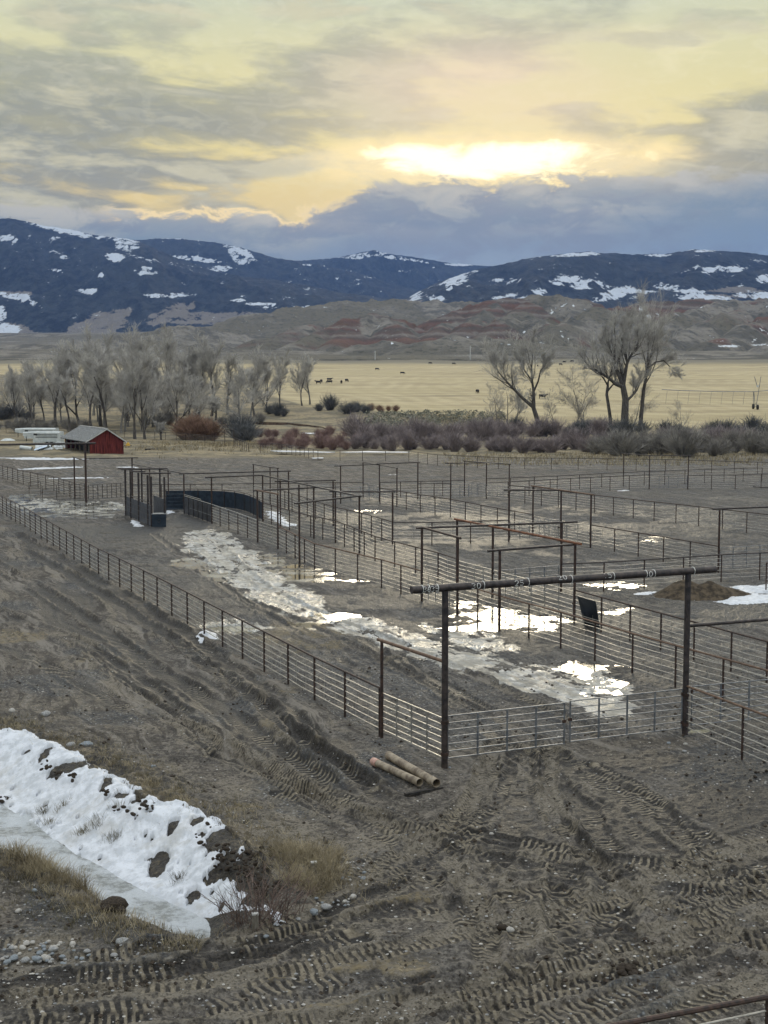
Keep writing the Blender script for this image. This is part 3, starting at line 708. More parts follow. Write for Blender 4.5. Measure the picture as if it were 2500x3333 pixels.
snow_sheet("snow", P([(2060, 1933), (2085, 1929), (2143, 1925), (2120, 1934), (2075, 1937)]), [], .05, "small snow streak left of the soil heap", 2, .2, .4)
snow_sheet("snow", P([(648, 2062), (668, 2052), (700, 2068), (712, 2080), (660, 2082)]), [], .14, "small white snow heap under the left long fence", 2, .4, .3)
snow_sheet("snow", P([(425, 1692), (437, 1690), (450, 1702), (470, 1716), (440, 1716), (428, 1703)]), [], .12, "small snow drift at the foot of the loading chute", 1.6, .35, .3)
snow_sheet("snow", P([(862, 1665), (905, 1668), (935, 1700), (985, 1710), (930, 1712), (880, 1690)]), [], .07, "snow lying in the alley behind the curved wall", 1.8, .25, .8)
snow_sheet("snow", P([(535, 1664), (560, 1662), (570, 1668), (540, 1674)]), [], .06, "snow strip inside the loading chute", 1.5, .25, .3)
for i, (pl, lab) in enumerate([
    ([(-20, 1487), (60, 1486), (240, 1489), (330, 1495), (230, 1497), (60, 1496)], "long thin snow streak in the yard nearest the barn"),
    ([(60, 1527), (150, 1520), (240, 1516), (280, 1518), (160, 1526), (80, 1531)], "thin snow streak across the middle of the yard"),
    ([(350, 1518), (430, 1519), (470, 1523), (400, 1524)], "short snow streak near the corner post of the yard"),
    ([(140, 1556), (280, 1554), (395, 1556), (280, 1560), (180, 1560)], "thin snow streak behind the open gate panels"),
    ([(2010, 1597), (2040, 1594), (2052, 1598), (2012, 1601)], "small snow patch at the foot of the far gate arch"),
    ([(1258, 1544), (1285, 1543), (1286, 1546), (1258, 1547)], "tiny snow streak beyond the back fence")]):
    my = sum(y for _, y in pl) / len(pl)
    snow_sheet("snow", P([(x, my + (y - my) * .62) for x, y in pl]), [], .05, lab, 1.5, .10, 1.5)
def flat_snow(pl, lab, zz):
    my = sum(y for _, y in pl) / len(pl); pl = [(x, my + (y - my) * .5) for x, y in pl]
    q = [gp(x, y, zz) for x, y in pl]
    c_ = sum(q, Vector()) / len(q); q2 = []
    for a, b in zip(q, q[1:] + q[:1]):
        for k in range(5):
            w_ = a.lerp(b, k / 5); w_ = c_ + (w_ - c_) * (.82 + .3 * _r.random()); q2.append(w_)
    mb = MB(); mb.slab([tuple(p) for p in q2], (0, 0, -.06)); o = mb.build("snow", m_snow, None, False); tag(o, lab, "snow", kind="stuff")
flat_snow([(985, 1405), (1020, 1406), (1058, 1411), (1056, 1416), (1020, 1415), (985, 1411)], "snow on the creek ice between red willows", .45)
flat_snow([(885, 1464), (930, 1463), (990, 1466), (1085, 1472), (1090, 1476), (1000, 1474), (890, 1470)], "snow strip along the creek just behind the fence", .35)
flat_snow([(1115, 1469), (1200, 1466), (1330, 1470), (1330, 1474), (1200, 1473), (1120, 1474)], "second snow strip on the creek in front of the willows", .35)
flat_snow([(1015, 1489), (1052, 1487), (1050, 1492), (1020, 1493)], "small snow patch at the foot of the perimeter fence", .25)

# ------------------------------------------------------------------ pipe fences, gates, overhead frames
_post = {}
def post_mesh(h, r, mat, n=8):
    k = (round(h, 2), round(r, 3), mat.name)
    if k not in _post: _post[k] = MB().tube((0, 0, -.25), (0, 0, h), r, n=n).mesh("post", mat)
    return _post[k]
_stay = {}
def stay_mesh(z0, z1):
    k = (round(z0, 2), round(z1, 2))
    if k not in _stay: _stay[k] = MB().path([(0, 0, z0), (.012, .01, (z0 + z1) / 2), (0, 0, z1)], .008, 4).mesh("stay", M_ROD)
    return _stay[k]
def fence(pts, label, h=1.5, sp=2.6, rods=6, z0=.24, top=M_RUST, rod=M_ROD, rr=.0155, tr=.036, stays=0, ends=(True, True), world=False, lift=True, posts=M_RUST):
    W_ = [Vector((p[0], p[1], 0)) if world else gp(*p) for p in pts]
    hs = hzs([(p.x, p.y) for p in W_]) if lift else [0] * len(W_)
    for p, z in zip(W_, hs): p.z = float(z)
    T = thing("pipe_fence", label, "fence", W_[0]); O = W_[0]
    line = []; 
    for i in range(len(W_) - 1):
        a, b = W_[i], W_[i + 1]; L = (b - a).length; n = max(1, round(L / sp))
        for k in range(n): line.append(a.lerp(b, k / n))
    line.append(W_[-1])
    if len(line) > 95:
        line = line[:94] + [line[-1]]
    gz = hzs([(p.x, p.y) for p in line]) if lift else [0] * len(line)
    for p, z in zip(line, gz): p.z = float(z) if lift else 0
    # rails follow a smoothed line
    zs = np.array([p.z for p in line]); 
    zs = np.convolve(np.pad(zs, 2, mode='edge'), np.ones(5) / 5, 'valid') if len(zs) > 4 else zs * 0 + zs.mean()
    rail = [Vector((p.x, p.y, z)) for p, z in zip(line, zs)]
    for i, p in enumerate(line):
        if (i == 0 and not ends[0]) or (i == len(line) - 1 and not ends[1]): continue
        child("post", post_mesh(h, .038, posts), T, Vector((p.x, p.y, zs[i])) - O)
    if top: MB().path([p + Vector((0, 0, h)) for p in rail], tr, 8).build("top_rail", top, T)
    for k in range(rods):
        z = z0 + (h - z0) * k / rods if top else z0 + (h - z0) * k / (rods - 1)
        pth = []
        for i, p in enumerate(rail):
            pth.append(p + Vector((0, 0, z)))
            if i < len(rail) - 1: pth.append(p.lerp(rail[i + 1], .5) + Vector((0, 0, z - .012 - .006 * ((i * 7 + k * 3) % 3))))
        MB().path(pth, rr, 6).build("rail", rod, T)
    if stays:
        c = 0
        for i in range(len(rail) - 1):
            for k in range(stays):
                if c > 96: break
                q = rail[i].lerp(rail[i + 1], (k + .9) / (stays + .8)); c += 1
                child("stay", stay_mesh(z0 - .02, h - .05), T, q - O)
    return T
def gate(a, b, label, h=1.42, z0=.22, rails=7, ups=3, mat=M_GATE, world=False, r=.02, swing=None, group=None):
    A_ = Vector((*a, 0)) if world else gp(*a); B_ = Vector((*b, 0)) if world else gp(*b)
    A_.z = B_.z = .5 * (hz(A_.x, A_.y) + hz(B_.x, B_.y))
    T = thing("pipe_gate", label, "gate", A_, group)
    up = Vector((0, 0, 1))
    d = (B_ - A_); 
    q0, q1 = A_ + d * .012, B_ - d * .012
    for q in (q0, q1): MB().tube(q + up * (z0 - .02), q + up * h, r * 1.25).build("end_stile", mat, T)
    for k in range(rails):
        z = z0 + (h - z0) * k / (rails - 1)
        MB().tube(q0 + up * z, q1 + up * z, r if k in (0, rails - 1) else r * .85, n=6).build("rail", mat, T)
    for k in range(ups):
        q = q0.lerp(q1, (k + 1) / (ups + 1)); MB().box(q + up * ((z0 + h) / 2), (.05, .03, h - z0), rz=math.atan2(d.y, d.x)).build("upright", mat, T)
    MB().box(q1 + up * (h * .62), (.12, .05, .09), rz=math.atan2(d.y, d.x)).build("latch", M_RUST, T)
    for z in (.4, h - .15): MB().tube(q0 + up * (z - .05), q0 + up * (z + .05), r * 1.9).build("hinge", M_RUST, T)
    return T
def frame(label, posts, beams, H=3.55, r=.06, mat=M_RUST, bmat=M_BEAM, br=.055, over=.35):
    """tall posts with overhead pipes; beams = (i, j, over_i, over_j, material, dz)"""
    W_ = []
    for p in posts:
        q = gp(p[0], p[1]); q.z = hz(q.x, q.y); W_.append(q)
    T = thing("overhead_frame", label, "gate frame", W_[0])
    for p, q in zip(posts, W_):
        hh = p[2] if len(p) > 2 else H
        child("post", post_mesh(hh, r, mat, 10), T, q - W_[0])
    for b in beams:
        i, j = b[0], b[1]; oi = b[2] if len(b) > 2 else over; oj = b[3] if len(b) > 3 else over
        bm = b[4] if len(b) > 4 and b[4] else bmat; dz = b[5] if len(b) > 5 else 0
        hi = posts[i][2] if len(posts[i]) > 2 else H; hj = posts[j][2] if len(posts[j]) > 2 else H
        a, c = W_[i] + Vector((0, 0, hi + br * .8 + dz)), W_[j] + Vector((0, 0, hj + br * .8 + dz)); d = (c - a).normalized()
        MB().tube(a - d * oi, c + d * oj, br, n=10).build("beam", bm, T)
    return T

# main double gates under the big marked pipe
fence([(1236, 2389), (1123, 2330), (1024, 2277), (321, 1871), (9, 1671), (-160, 1572)], "long pipe fence along the lane left of the pen, running back from the main gates", stays=2, ends=(True, True))
gate((1243, 2393), (1444, 2488), "pipe gate between the short rusty arch and the thick left gatepost", z0=.24, h=1.36, rails=7, ups=3, mat=M_ROD)
gate((1452, 2490), (1840, 2440), "left leaf of the main double gates", rails=7, ups=3)
gate((2222, 2393), (1850, 2439), "right leaf of the main double gates", rails=7, ups=3)
frame("short rusty overhead arch joining the lane fence to the left gatepost", [(1243, 2396, 2.95), (1440, 2490, 2.95)], [(0, 1, .25, 0, M_BROWNRUST)], r=.048, br=.05)
bpy.data.objects.remove([o for o in bpy.data.objects if o.parent and o.parent.get("label", "").startswith("short rusty overhead") and o.name.startswith("post")][-1])
LP_, RP_ = gp(1447, 2494), gp(2229, 2393)
T = thing("main_gate_frame", "largest overhead gate frame with white measuring marks painted on its pipe", "gate frame", LP_)
PH = 4.93
for p in (LP_, RP_): 
    p.z = hz(p.x, p.y); child("post", post_mesh(PH, .092, M_BEAM, 14), T, p - LP_)
bd = (RP_ - LP_); bd.z = 0; ft = bd.length / 28.5; bd.normalize(); BR = .108
zb = PH + BR * .85
def bp(feet): return Vector((LP_.x, LP_.y, zb)) + bd * ((34.1 - feet) * ft)
beam = MB().path([bp(37.7), bp(2.1)], BR, 20).build("beam", M_BEAM, T)
nrm = Vector((bd.y, -bd.x, 0))
if nrm.y > 0: nrm = -nrm
def oncyl(f, u):   # u: height on the face of the pipe, metres of arc
    a = u / BR; return bp(f) + nrm * ((BR + .004) * math.cos(a)) + Vector((0, 0, (BR + .004) * math.sin(a)))
STR = {'0': [[(0, .5), (.15, .9), (.5, 1), (.85, .9), (1, .5), (.85, .1), (.5, 0), (.15, .1), (0, .5)]], '1': [[(.3, .8), (.55, 1), (.55, 0)]],
       '2': [[(0, .8), (.3, 1), (.8, .95), (.95, .7), (.6, .4), (0, 0), (1, 0)]], '3': [[(0, .95), (.6, 1), (.95, .75), (.45, .52), (.95, .3), (.6, 0), (0, .05)]],
       '5': [[(.95, 1), (.1, 1), (.05, .55), (.6, .6), (.95, .35), (.7, .02), (0, .05)]], '6': [[(.85, 1), (.3, .75), (0, .3), (.3, 0), (.8, .05), (.95, .35), (.5, .5), (.05, .3)]]}
marks = MB()
def ringmark(f): marks.path([oncyl(f, BR * (-2.2 + 4.6 * k / 14)) for k in range(15)], .011, 6)
def digits(txt, f, u0=-.07, hgt=.15, wd=.38):
    for i, ch in enumerate(txt):
        for st in STR[ch]:
            marks.path([oncyl(f - (i * wd * 1.5 + x * wd), u0 + y * hgt) for x, y in st], .0095, 5)
for f in (36.6, 35.9, 35, 30, 25, 20, 15, 11, 10, 5): ringmark(f)
digits("36", 36.55, wd=.26); digits("35", 35.75, wd=.3); digits("30", 31.4); digits("25", 26.6); digits("20", 21.6, u0=.02); digits("15", 16.3, u0=-.02); digits("0", 10.75)
marks.build("painted_marks", M_CHALK, T)
for p in (LP_, RP_):
    for z in (.35, 1.25): MB().tube(Vector((p.x, p.y, z - .05)), Vector((p.x, p.y, z + .05)), .112, n=12).build("hinge_collar", M_RUST, T)

# inner alley, left rail (one long fence), with its tall frames
fence([(690, 1704), (839, 1762)], "first stretch of the inner alley fence, next to the dark chute wall", rods=6, top=M_ROD, stays=1)
gate((839, 1762), (905, 1785), "narrow pipe gate under the first short arch of the alley", rails=7, ups=3, mat=M_ROD)
fence([(905, 1785), (1024, 1851), (1242, 1915), (1372, 1959)], "inner alley fence between the first short arch and the dark double arch", stays=2, top=M_BROWNRUST)
gate((1372, 1959), (1489, 2000), "pipe gate under the dark short arch in the alley rail", rails=7, ups=4, mat=M_ROD)
fence([(1489, 2000), (1625, 2050), (1825, 2113), (2058, 2194), (2352, 2289), (2620, 2374)], "inner alley fence passing behind the main gates to the right edge", stays=2, top=M_BROWNRUST)
# second rail of the alley
fence([(856, 1697), (974, 1736), (1092, 1767), (1221, 1829), (1426, 1890), (1489, 1914)], "middle rail of the alley between the curved wall and the rusty long arch", stays=1)
gate((1489, 1914), (1603, 1949), "pipe gate under the left half of the rusty long arch", rails=7, ups=3, mat=M_ROD)
gate((1603, 1949), (1869, 2031), "long pipe gate under the right half of the rusty long arch", rails=7, ups=5, mat=M_ROD)
fence([(1869, 2031), (1957, 2058), (2258, 2149), (2379, 2186), (2620, 2258)], "pipe fence running right from the dark leaning panel", stays=2)
# third line
fence([(905, 1648), (1085, 1714), (1177, 1737), (1278, 1773)], "third pipe rail left of the small cross pen", stays=1)
gate((826, 1627), (905, 1648), "small gate below the far bent arch", rails=6, ups=2, mat=M_ROD)
fence([(1278, 1774), (1406, 1775), (1655, 1767)], "cross fence between two tall posts in the middle pens", top=M_BEAM, stays=1)
gate((1658, 1767), (1820, 1760), "cross gate joining the middle pen to the lane fence", rails=7, ups=4, mat=M_ROD)
fence([(1237, 1642), (1466, 1687), (1734, 1742)], "long lane fence across the middle of the pens", stays=1)
gate((1734, 1742), (1922, 1780), "long pipe gate under the brown double arch", rails=7, ups=4, mat=M_ROD)
fence([(1922, 1780), (2000, 1795), (2338, 1862)], "lane fence between the brown double arch and the tall right post", stays=1)
gate((2338, 1862), (2560, 1846), "pipe gate right of the tall lone post", rails=6, ups=4)
fence([(1826, 1930), (1965, 1924), (2347, 1894), (2472, 1887), (2600, 1879)], "dark cross fence behind the soil heap", top=M_BEAM, stays=1)
gate((1625, 1950), (1820, 1931), "pipe gate between the two dark tall posts in the alley pen", rails=6, ups=3)
fence([(1657, 1632), (1762, 1647), (2061, 1686), (2351, 1724), (2600, 1757)], "outer lane fence running right from the tall back post", stays=1)
gate((1583, 1624), (1657, 1632), "short pale gate under the back corner arch", rails=6, ups=3, mat=M_ROD)
fence([(1583, 1624), (1722, 1614), (1857, 1604), (2048, 1595), (2113, 1592)], "back cross fence left of the far gate arch", stays=0, top=M_BEAM)
gate((2113, 1592), (2238, 1592), "far gate under the thin back arch", rails=6, ups=3)
fence([(2238, 1592), (2393, 1592), (2477, 1588), (2620, 1583)], "back cross fence right of the far gate arch", top=M_BEAM)
fence([(432, 1628), (620, 1627), (826, 1625), (1000, 1624), (1182, 1622)], "back fence behind the curved wall and the chute", rods=5, top=M_BEAM)
fence([(1237, 1622), (1370, 1617), (1511, 1612)], "back fence between the two thin corner arches", rods=5, top=M_BEAM)
fence([(1583, 1606), (1739, 1599), (1886, 1591), (2029, 1583), (2229, 1576), (2480, 1567)], "rearmost cross fence behind the back pens at right", rods=5, top=M_BEAM)
gate((1512, 1612), (1583, 1624), "gate on the slanting side of the back corner arch", rails=6, ups=2)
gate((1467, 1627), (1583, 1622), "wide gate between the two back arch posts", rails=6, ups=3)
fence([(1360, 1626), (1466, 1627)], "short cross fence under the back beam", rods=5, top=M_BEAM, sp=1.9)
gate((1109, 1639), (1235, 1634), "gate under the left back corner arch", rails=6, ups=3)
gate((1182, 1622), (1235, 1634), "short gate on the slanting side of the left back arch", rails=6, ups=2)
fence([(1000, 1643), (1109, 1639)], "short dark fence left of the left back arch", top=M_BEAM, rods=5)
fence([(2229, 2393), (2415, 2474), (2640, 2570)], "near pipe fence running down to the right edge from the thick gatepost", stays=1, top=M_BROWNRUST, ends=(False, True))
gate((2245, 2385), (2620, 2345), "blue-grey pipe gate right of the thick gatepost", rails=7, ups=3)
fence([(2493, 1925), (2640, 1955)], "end post of a fence at the right edge beside the snow patch", ends=(True, True), sp=1.5)
frame("low overhead pipe leaving the thick gatepost to the right", [(2236, 2388, 3.28), (2700, 2335, 3.28)], [(0, 1, 0, .2)], r=.055, br=.055)
bpy.data.objects.remove([o for o in bpy.data.objects if o.parent and o.parent.get("label", "").startswith("low overhead pipe") and o.name.startswith("post")][0])

frame("first short arch over the narrow alley gate, brown worn pipe", [(839, 1763), (905, 1786)], [(0, 1, .4, .1, M_BROWNRUST)])
frame("tall arch from the chute wall end across the alley, joined to a long slanting pipe",
      [(690, 1704), (856, 1697), (913, 1715), (974, 1737), (1022, 1753), (1092, 1767), (1170, 1803)], [(0, 1, .5, .1), (1, 6, 0, .3)], H=3.6)
frame("cross pipe tying the first short arch to the slanting pipe", [(846, 1764)], [], H=3.5)
def crossbeam(a, b, Hh, label, mat=M_BEAM, oa=.4, ob=.2, post_a=True, post_b=True, r=.06):
    ps = [(a[0], a[1], Hh), (b[0], b[1], Hh)]
    t = frame(label, ps, [(0, 1, oa, ob, mat, .02)], r=r)
    kids = [c for c in t.children if c.name.startswith("post")]
    if not post_b: bpy.data.objects.remove(kids[1])
    if not post_a: bpy.data.objects.remove(kids[0])
    return t
bpy.data.objects.remove([o for o in bpy.data.objects if o.get("label", "").startswith("cross pipe tying")][0].children[0])
for o in list(bpy.data.objects):
    if o.get("label", "").startswith("cross pipe tying"): bpy.data.objects.remove(o)
crossbeam((843, 1763), (1022, 1754), 3.52, "cross pipe tying the first short arch to the slanting pipe", post_a=False, post_b=False)
crossbeam((975, 1834), (1168, 1804), 3.6, "dark cross arch over the alley at the end of the slanting pipe", post_b=False)
crossbeam((913, 1715), (1085, 1714), 3.45, "second cross pipe from the slanting pipe to the lone post behind", post_a=False)
crossbeam((1092, 1769), (1278, 1773), 3.45, "dark cross pipe ending on the tall post of the small cross pen", post_a=False)
crossbeam((600, 1672), (940, 1662), 3.3, "long cross pipe over the curved wall")
frame("far bent arch of three thin posts behind the curved wall", [(826, 1627), (880, 1641), (905, 1648)], [(0, 1, .3, 0), (1, 2, 0, .2)], H=3.35, r=.05, br=.045)
frame("left back corner arch of four thin posts", [(1182, 1623), (1235, 1634), (1292, 1648), (1109, 1639)], [(0, 2, .1, .2), (3, 1, .6, 0)], H=3.4, r=.055, br=.045)
crossbeam((1238, 1634), (1360, 1626), 3.42, "dark back pipe leading right from the left back arch", post_a=False)
frame("back corner arch of four thin posts in the middle distance", [(1512, 1613), (1583, 1624), (1657, 1632), (1467, 1627)], [(0, 2, .2, .2), (3, 1, .6, 0)], H=3.4, r=.055, br=.045)
frame("brown double arch on three posts over the lane gate", [(1734, 1743), (1825, 1761), (1922, 1781)], [(0, 2, .3, .3, M_BROWNRUST)], H=3.5)
crossbeam((1656, 1767), (1824, 1760), 3.45, "dark cross arch meeting the brown double arch", post_b=False)
frame("rusty orange long arch over the alley gates", [(1487, 1915), (1603, 1949), (1869, 2031)], [(0, 2, .3, .5, M_ORANGE)], H=3.55)
frame("dark long cross arch over the alley, crossing under the rusty pipe", [(1373, 1960), (1826, 1931)], [(0, 1, .3, .9)], H=3.58, r=.062)
frame("short dark arch along the alley rail", [(1380, 1960), (1489, 2000)], [(0, 1, .3, .3, M_RUST, -.02)], H=3.6)
bpy.data.objects.remove([o for o in bpy.data.objects if o.parent and o.parent.get("label", "").startswith("short dark arch along") and o.name.startswith("post")][0])
frame("dark cross arch between the alley rails in front of the leaning panel", [(1625, 2051), (1865, 2030)], [(0, 1, .6, .1)], H=3.5, r=.062)
bpy.data.objects.remove([o for o in bpy.data.objects if o.parent and o.parent.get("label", "").startswith("dark cross arch between") and o.name.startswith("post")][-1])
crossbeam((2338, 1863), (2560, 1846), 3.6, "tall lone post with an overhead pipe leaving to the right", oa=.5)
frame("thin far arch of three posts in front of the brush", [(2029, 1583), (2113, 1592), (2239, 1592)], [(0, 1, .3, .1), (1, 2, 0, .6)], H=3.5, r=.055, br=.04)
frame("pipe entering from the right edge in front of the back fence", [(2560, 1690, 2.45), (2460, 1684, 2.45)], [(0, 1, .1, .3)], r=.04, br=.04)
bpy.data.objects.remove([o for o in bpy.data.objects if o.parent and o.parent.get("label", "").startswith("pipe entering from") and o.name.startswith("post")][-1])

# left side: corner post frame, open gates
fence([(244, 1624), (176, 1600), (76, 1577), (10, 1558), (-120, 1520)], "left yard fence running to the far left corner post", stays=0, top=M_RUST)
frame("thinner left post with a short pipe to the tall corner post", [(244, 1625, 3.9), (281, 1635, 3.9)], [(0, 1, .4, 0)], r=.075, br=.05)
bpy.data.objects.remove([o for o in bpy.data.objects if o.parent and o.parent.get("label", "").startswith("thinner left post") and o.name.startswith("post")][-1])
frame("tall left gate frame with its thick pipe leaving the picture", [(281, 1635, 5.45), (-260, 1662, 5.45)], [(0, 1, 1.0, 1.0)], r=.1, br=.095)
frame("cross pipe from the tall left post to the corner post behind the chute", [(432, 1628, 4.0), (281, 1635, 4.1)], [(1, 0, 0, .6)], r=.07, br=.05)
bpy.data.objects.remove([o for o in bpy.data.objects if o.parent and o.parent.get("label", "").startswith("cross pipe from the tall") and o.name.startswith("post")][-1])
gate((278, 1628), (137, 1637), "open pipe gate swung left of the tall corner post", h=1.55, rails=6, ups=2, mat=M_BEAM)
gate((134, 1616), (95, 1618), "narrow open gate panel left of the swung gate", h=1.5, rails=5, ups=0, mat=M_BEAM)
gate((244, 1625), (278, 1633), "short gate between the two left posts", h=1.55, rails=6, ups=1, mat=M_BEAM)
gate((287, 1631), (410, 1622), "pipe gate with many uprights right of the tall corner post", h=1.55, rails=6, ups=7, mat=M_BEAM)

# perimeter fence in front of the creek brush
fence([(-60, 1414), (230, 1420), (437, 1430), (574, 1437), (732, 1448)], "perimeter fence behind the barn and trailers", sp=3.6, rods=5, top=M_BEAM)
fence([(762, 1452), (809, 1467)], "short slanting piece of perimeter fence right of the small far arch", sp=2.4, rods=6, top=M_BEAM)
fence([(886, 1467), (950, 1478), (1035, 1497), (1180, 1501), (1331, 1503)], "perimeter fence in front of the creek snow", sp=3.2, rods=6, top=M_BEAM)
fence([(1331, 1503), (1424, 1516), (1622, 1527), (1882, 1530), (2166, 1534), (2316, 1538), (2620, 1549)], "perimeter fence in front of the willow thicket at right", sp=3.3, rods=6, top=M_BEAM)
fence([(809, 1467), (886, 1467)], "low dark fence panel in the gap of the perimeter fence", sp=2.6, rods=5, top=M_BEAM)
frame("small far arch in the perimeter fence right of the barn", [(732, 1449, 2.9), (762, 1453, 3.0)], [(0, 1, .1, .1)], r=.06, br=.05)

# near railing at the lower right corner
_a, _b = gp(2012, 3333, 1.53), gp(2500, 3242, 1.53); _d = _b - _a
fence([tuple((_a - _d * 1.6)[:2]), tuple(_a[:2]), tuple(_b[:2]), tuple((_b + _d * 2)[:2])], "near pipe railing cut off by the lower right corner", h=1.52, sp=2.2, rods=6, world=True, lift=False, top=M_RUST, tr=.044, rr=.016)

# ------------------------------------------------------------------ loading chute, curved sheeted wall
def sheet_wall(name, label, pts, h, mat, cat, ribs=True, top=M_RUST, th=.02, sp=1.6, z0=.06, hs=None):
    W_ = [gp(*p) for p in pts]
    T = thing(name, label, cat, W_[0])
    n = len(W_); hs = hs or [h] * n
    mb = MB()
    for a, b, ha, hb in zip(W_[:-1], W_[1:], hs[:-1], hs[1:]):
        d = (b - a).normalized(); nn = Vector((-d.y, d.x, 0)) * th
        mb.slab([a + Vector((0, 0, z0)), b + Vector((0, 0, z0)), b + Vector((0, 0, hb)), a + Vector((0, 0, ha))], nn)
    mb.build("sheet", mat, T, False)
    if top: MB().path([w + Vector((0, 0, q + .12)) for w, q in zip(W_, hs)], .03, 6).build("top_rail", top, T)
    if ribs:
        for a, b, ha, hb in zip(W_[:-1], W_[1:], hs[:-1], hs[1:]):
            L = (b - a).length; k_ = max(1, round(L / sp))
            for k in range(k_):
                q = a.lerp(b, k / k_); q = q + (q.normalized() * -.05); q.z = 0
                child("rib", post_mesh(ha + (hb - ha) * k / k_ + .12, .035, M_BEAM), T, q - T.location)
    return T
cw = sheet_wall("curved_wall", "tall curved dark blue sheet metal wall of the crowding pen", [(541, 1651), (600, 1650), (645, 1650), (690, 1651), (730, 1653), (765, 1657), (795, 1664), (815, 1671), (836, 1682), (853, 1694)], 1.45, M_BLUESHEET, "metal wall", sp=1.8)
cl = sheet_wall("chute_wall", "dark sheeted alley wall with a pale top rail leading to the pipe fence", [(600, 1672), (645, 1688), (690, 1704)], 1.38, M_SHEET, "metal wall", top=M_ROD, sp=1.7)
MB().path([gp(600, 1672, 0) + Vector((0, 0, 1.62)), gp(655, 1691, 0) + Vector((0, 0, 1.62))], .022, 6).build("upper_rail", M_ROD, cl)
MB().path([gp(618, 1678, 0) + Vector((0, 0, .62)) + Vector((0, -.04, 0)), gp(690, 1704, 0) + Vector((0, -.04, .62))], .022, 6).build("mid_rail", M_GATE, cl)
gate((541, 1665), (598, 1664), "blue sheeted gate closing the crowding pen", h=1.45, rails=5, ups=1, mat=M_BLUESHEET, r=.03)
bg_ = [o for o in bpy.data.objects if o.get("label", "").startswith("blue sheeted gate")][0]
a_, b_ = gp(541, 1664), gp(598, 1663)
MB().slab([a_ + Vector((0, .05, .12)), b_ + Vector((0, .05, .12)), b_ + Vector((0, .05, 1.4)), a_ + Vector((0, .05, 1.4))], (0, .015, 0)).build("sheet", M_BLUESHEET, bg_, False)
# the chute: two sheeted sides between tall posts, with a low end panel
ch = thing("loading_chute", "narrow loading chute of tall dark posts and sheet metal sides", "loading chute", gp(493, 1717))
LW = [(410, 1678), (427, 1685), (453, 1697), (483, 1710), (494, 1717)]
pz = [gp(*p) for p in LW]
mb = MB()
for a, b in zip(pz[:-1], pz[1:]):
    d = (b - a).normalized(); nn = Vector((-d.y, d.x, 0)) * .02
    mb.slab([a + Vector((0, 0, .05)), b + Vector((0, 0, .05)), b + Vector((0, 0, 1.6)), a + Vector((0, 0, 1.6))], nn)
mb.build("side_sheet", M_SHEET, ch, False)
MB().path([p + Vector((0, 0, 1.78)) for p in pz], .03, 6).build("side_rail", M_BEAM, ch)
for zz in (.45, .85, 1.25): MB().path([p + Vector((-.03, -.05, zz)) for p in pz], .022, 6).build("cross_bar", M_BEAM, ch)
RW = [gp(*p) for p in [(463, 1668), (522, 1668), (537, 1716)]]
mb = MB(); a, b = gp(500, 1672), gp(541, 1690)
mb.slab([a + Vector((0, 0, .05)), b + Vector((0, 0, .05)), b + Vector((0, 0, 1.55)), a + Vector((0, 0, 1.55))], (.02, .02, 0)); mb.build("side_sheet", M_SHEET, ch, False)
for p in pz: child("post", post_mesh(3.85, .085, M_BEAM, 10), ch, Vector((p.x, p.y, 0)) - ch.location)
for p in RW: child("post", post_mesh(3.8, .075, M_BEAM, 10), ch, Vector((p.x, p.y, 0)) - ch.location)
def cb(a, b, z, r=.06):
    d = (b - a).normalized(); MB().tube(a - d * .45 + Vector((0, 0, z)), b + d * .45 + Vector((0, 0, z)), r).build("cross_beam", M_BEAM, ch)
cb(gp(404, 1679), gp(424, 1678), 3.9); cb(gp(415, 1685), gp(470, 1683), 3.92); cb(gp(445, 1697), gp(458, 1697), 3.94); cb(gp(480, 1710), gp(540, 1709), 4.0); cb(gp(470, 1684), gp(530, 1683), 3.95)
e0, e1 = gp(495, 1718), gp(541, 1717)
MB().slab([e0, e1, e1 + Vector((0, 0, 1.0)), e0 + Vector((0, 0, 1.0))], (0, .05, 0)).build("end_panel", M_BLUESHEET, ch, False)
MB().slab([e0 + Vector((-.05, -.03, 1.0)), e1 + Vector((.05, -.03, 1.0)), e1 + Vector((.05, .45, 1.04)), e0 + Vector((-.05, .45, 1.04))], (0, 0, .05)).build("end_cap", M_GATE, ch, False)
ec = (e0 + e1) / 2
MB().path([ec + Vector((.12 * math.cos(t) + (.0 if t < 5 else .0), -.012, .52 + .13 * math.sin(t))) for t in [x * .5 for x in range(-4, 9)]], .018, 5).build("panel_mark", M_SHEET, ch)
cs = frame("slanting pipe from the corner post over the chute", [(432, 1628, 3.4), (489, 1640, 3.4), (549, 1655, 3.4), (600, 1672, 3.35)], [(0, 3, 0, 0)], r=.055, br=.045)
bpy.data.objects.remove([c for c in cs.children if c.name.startswith("post")][-1])
# leaning dark panel
q0, q1 = gp(1901, 2032), gp(1952, 2046)
t0, t1 = gp(1879, 1940, 1.45), gp(1938, 1957, 1.45)
q0.z = q1.z = .03
mb = MB(); nn = Vector((.02, .03, 0)); mb.slab([q0, q1, q1 + (t1 - q1) , q0 + (t0 - q0)], nn); o = mb.build("steel_panel", M_BLUESHEET, None, False)
tag(o, "dark sheet steel panel leaning beside the alley fence", "metal panel")

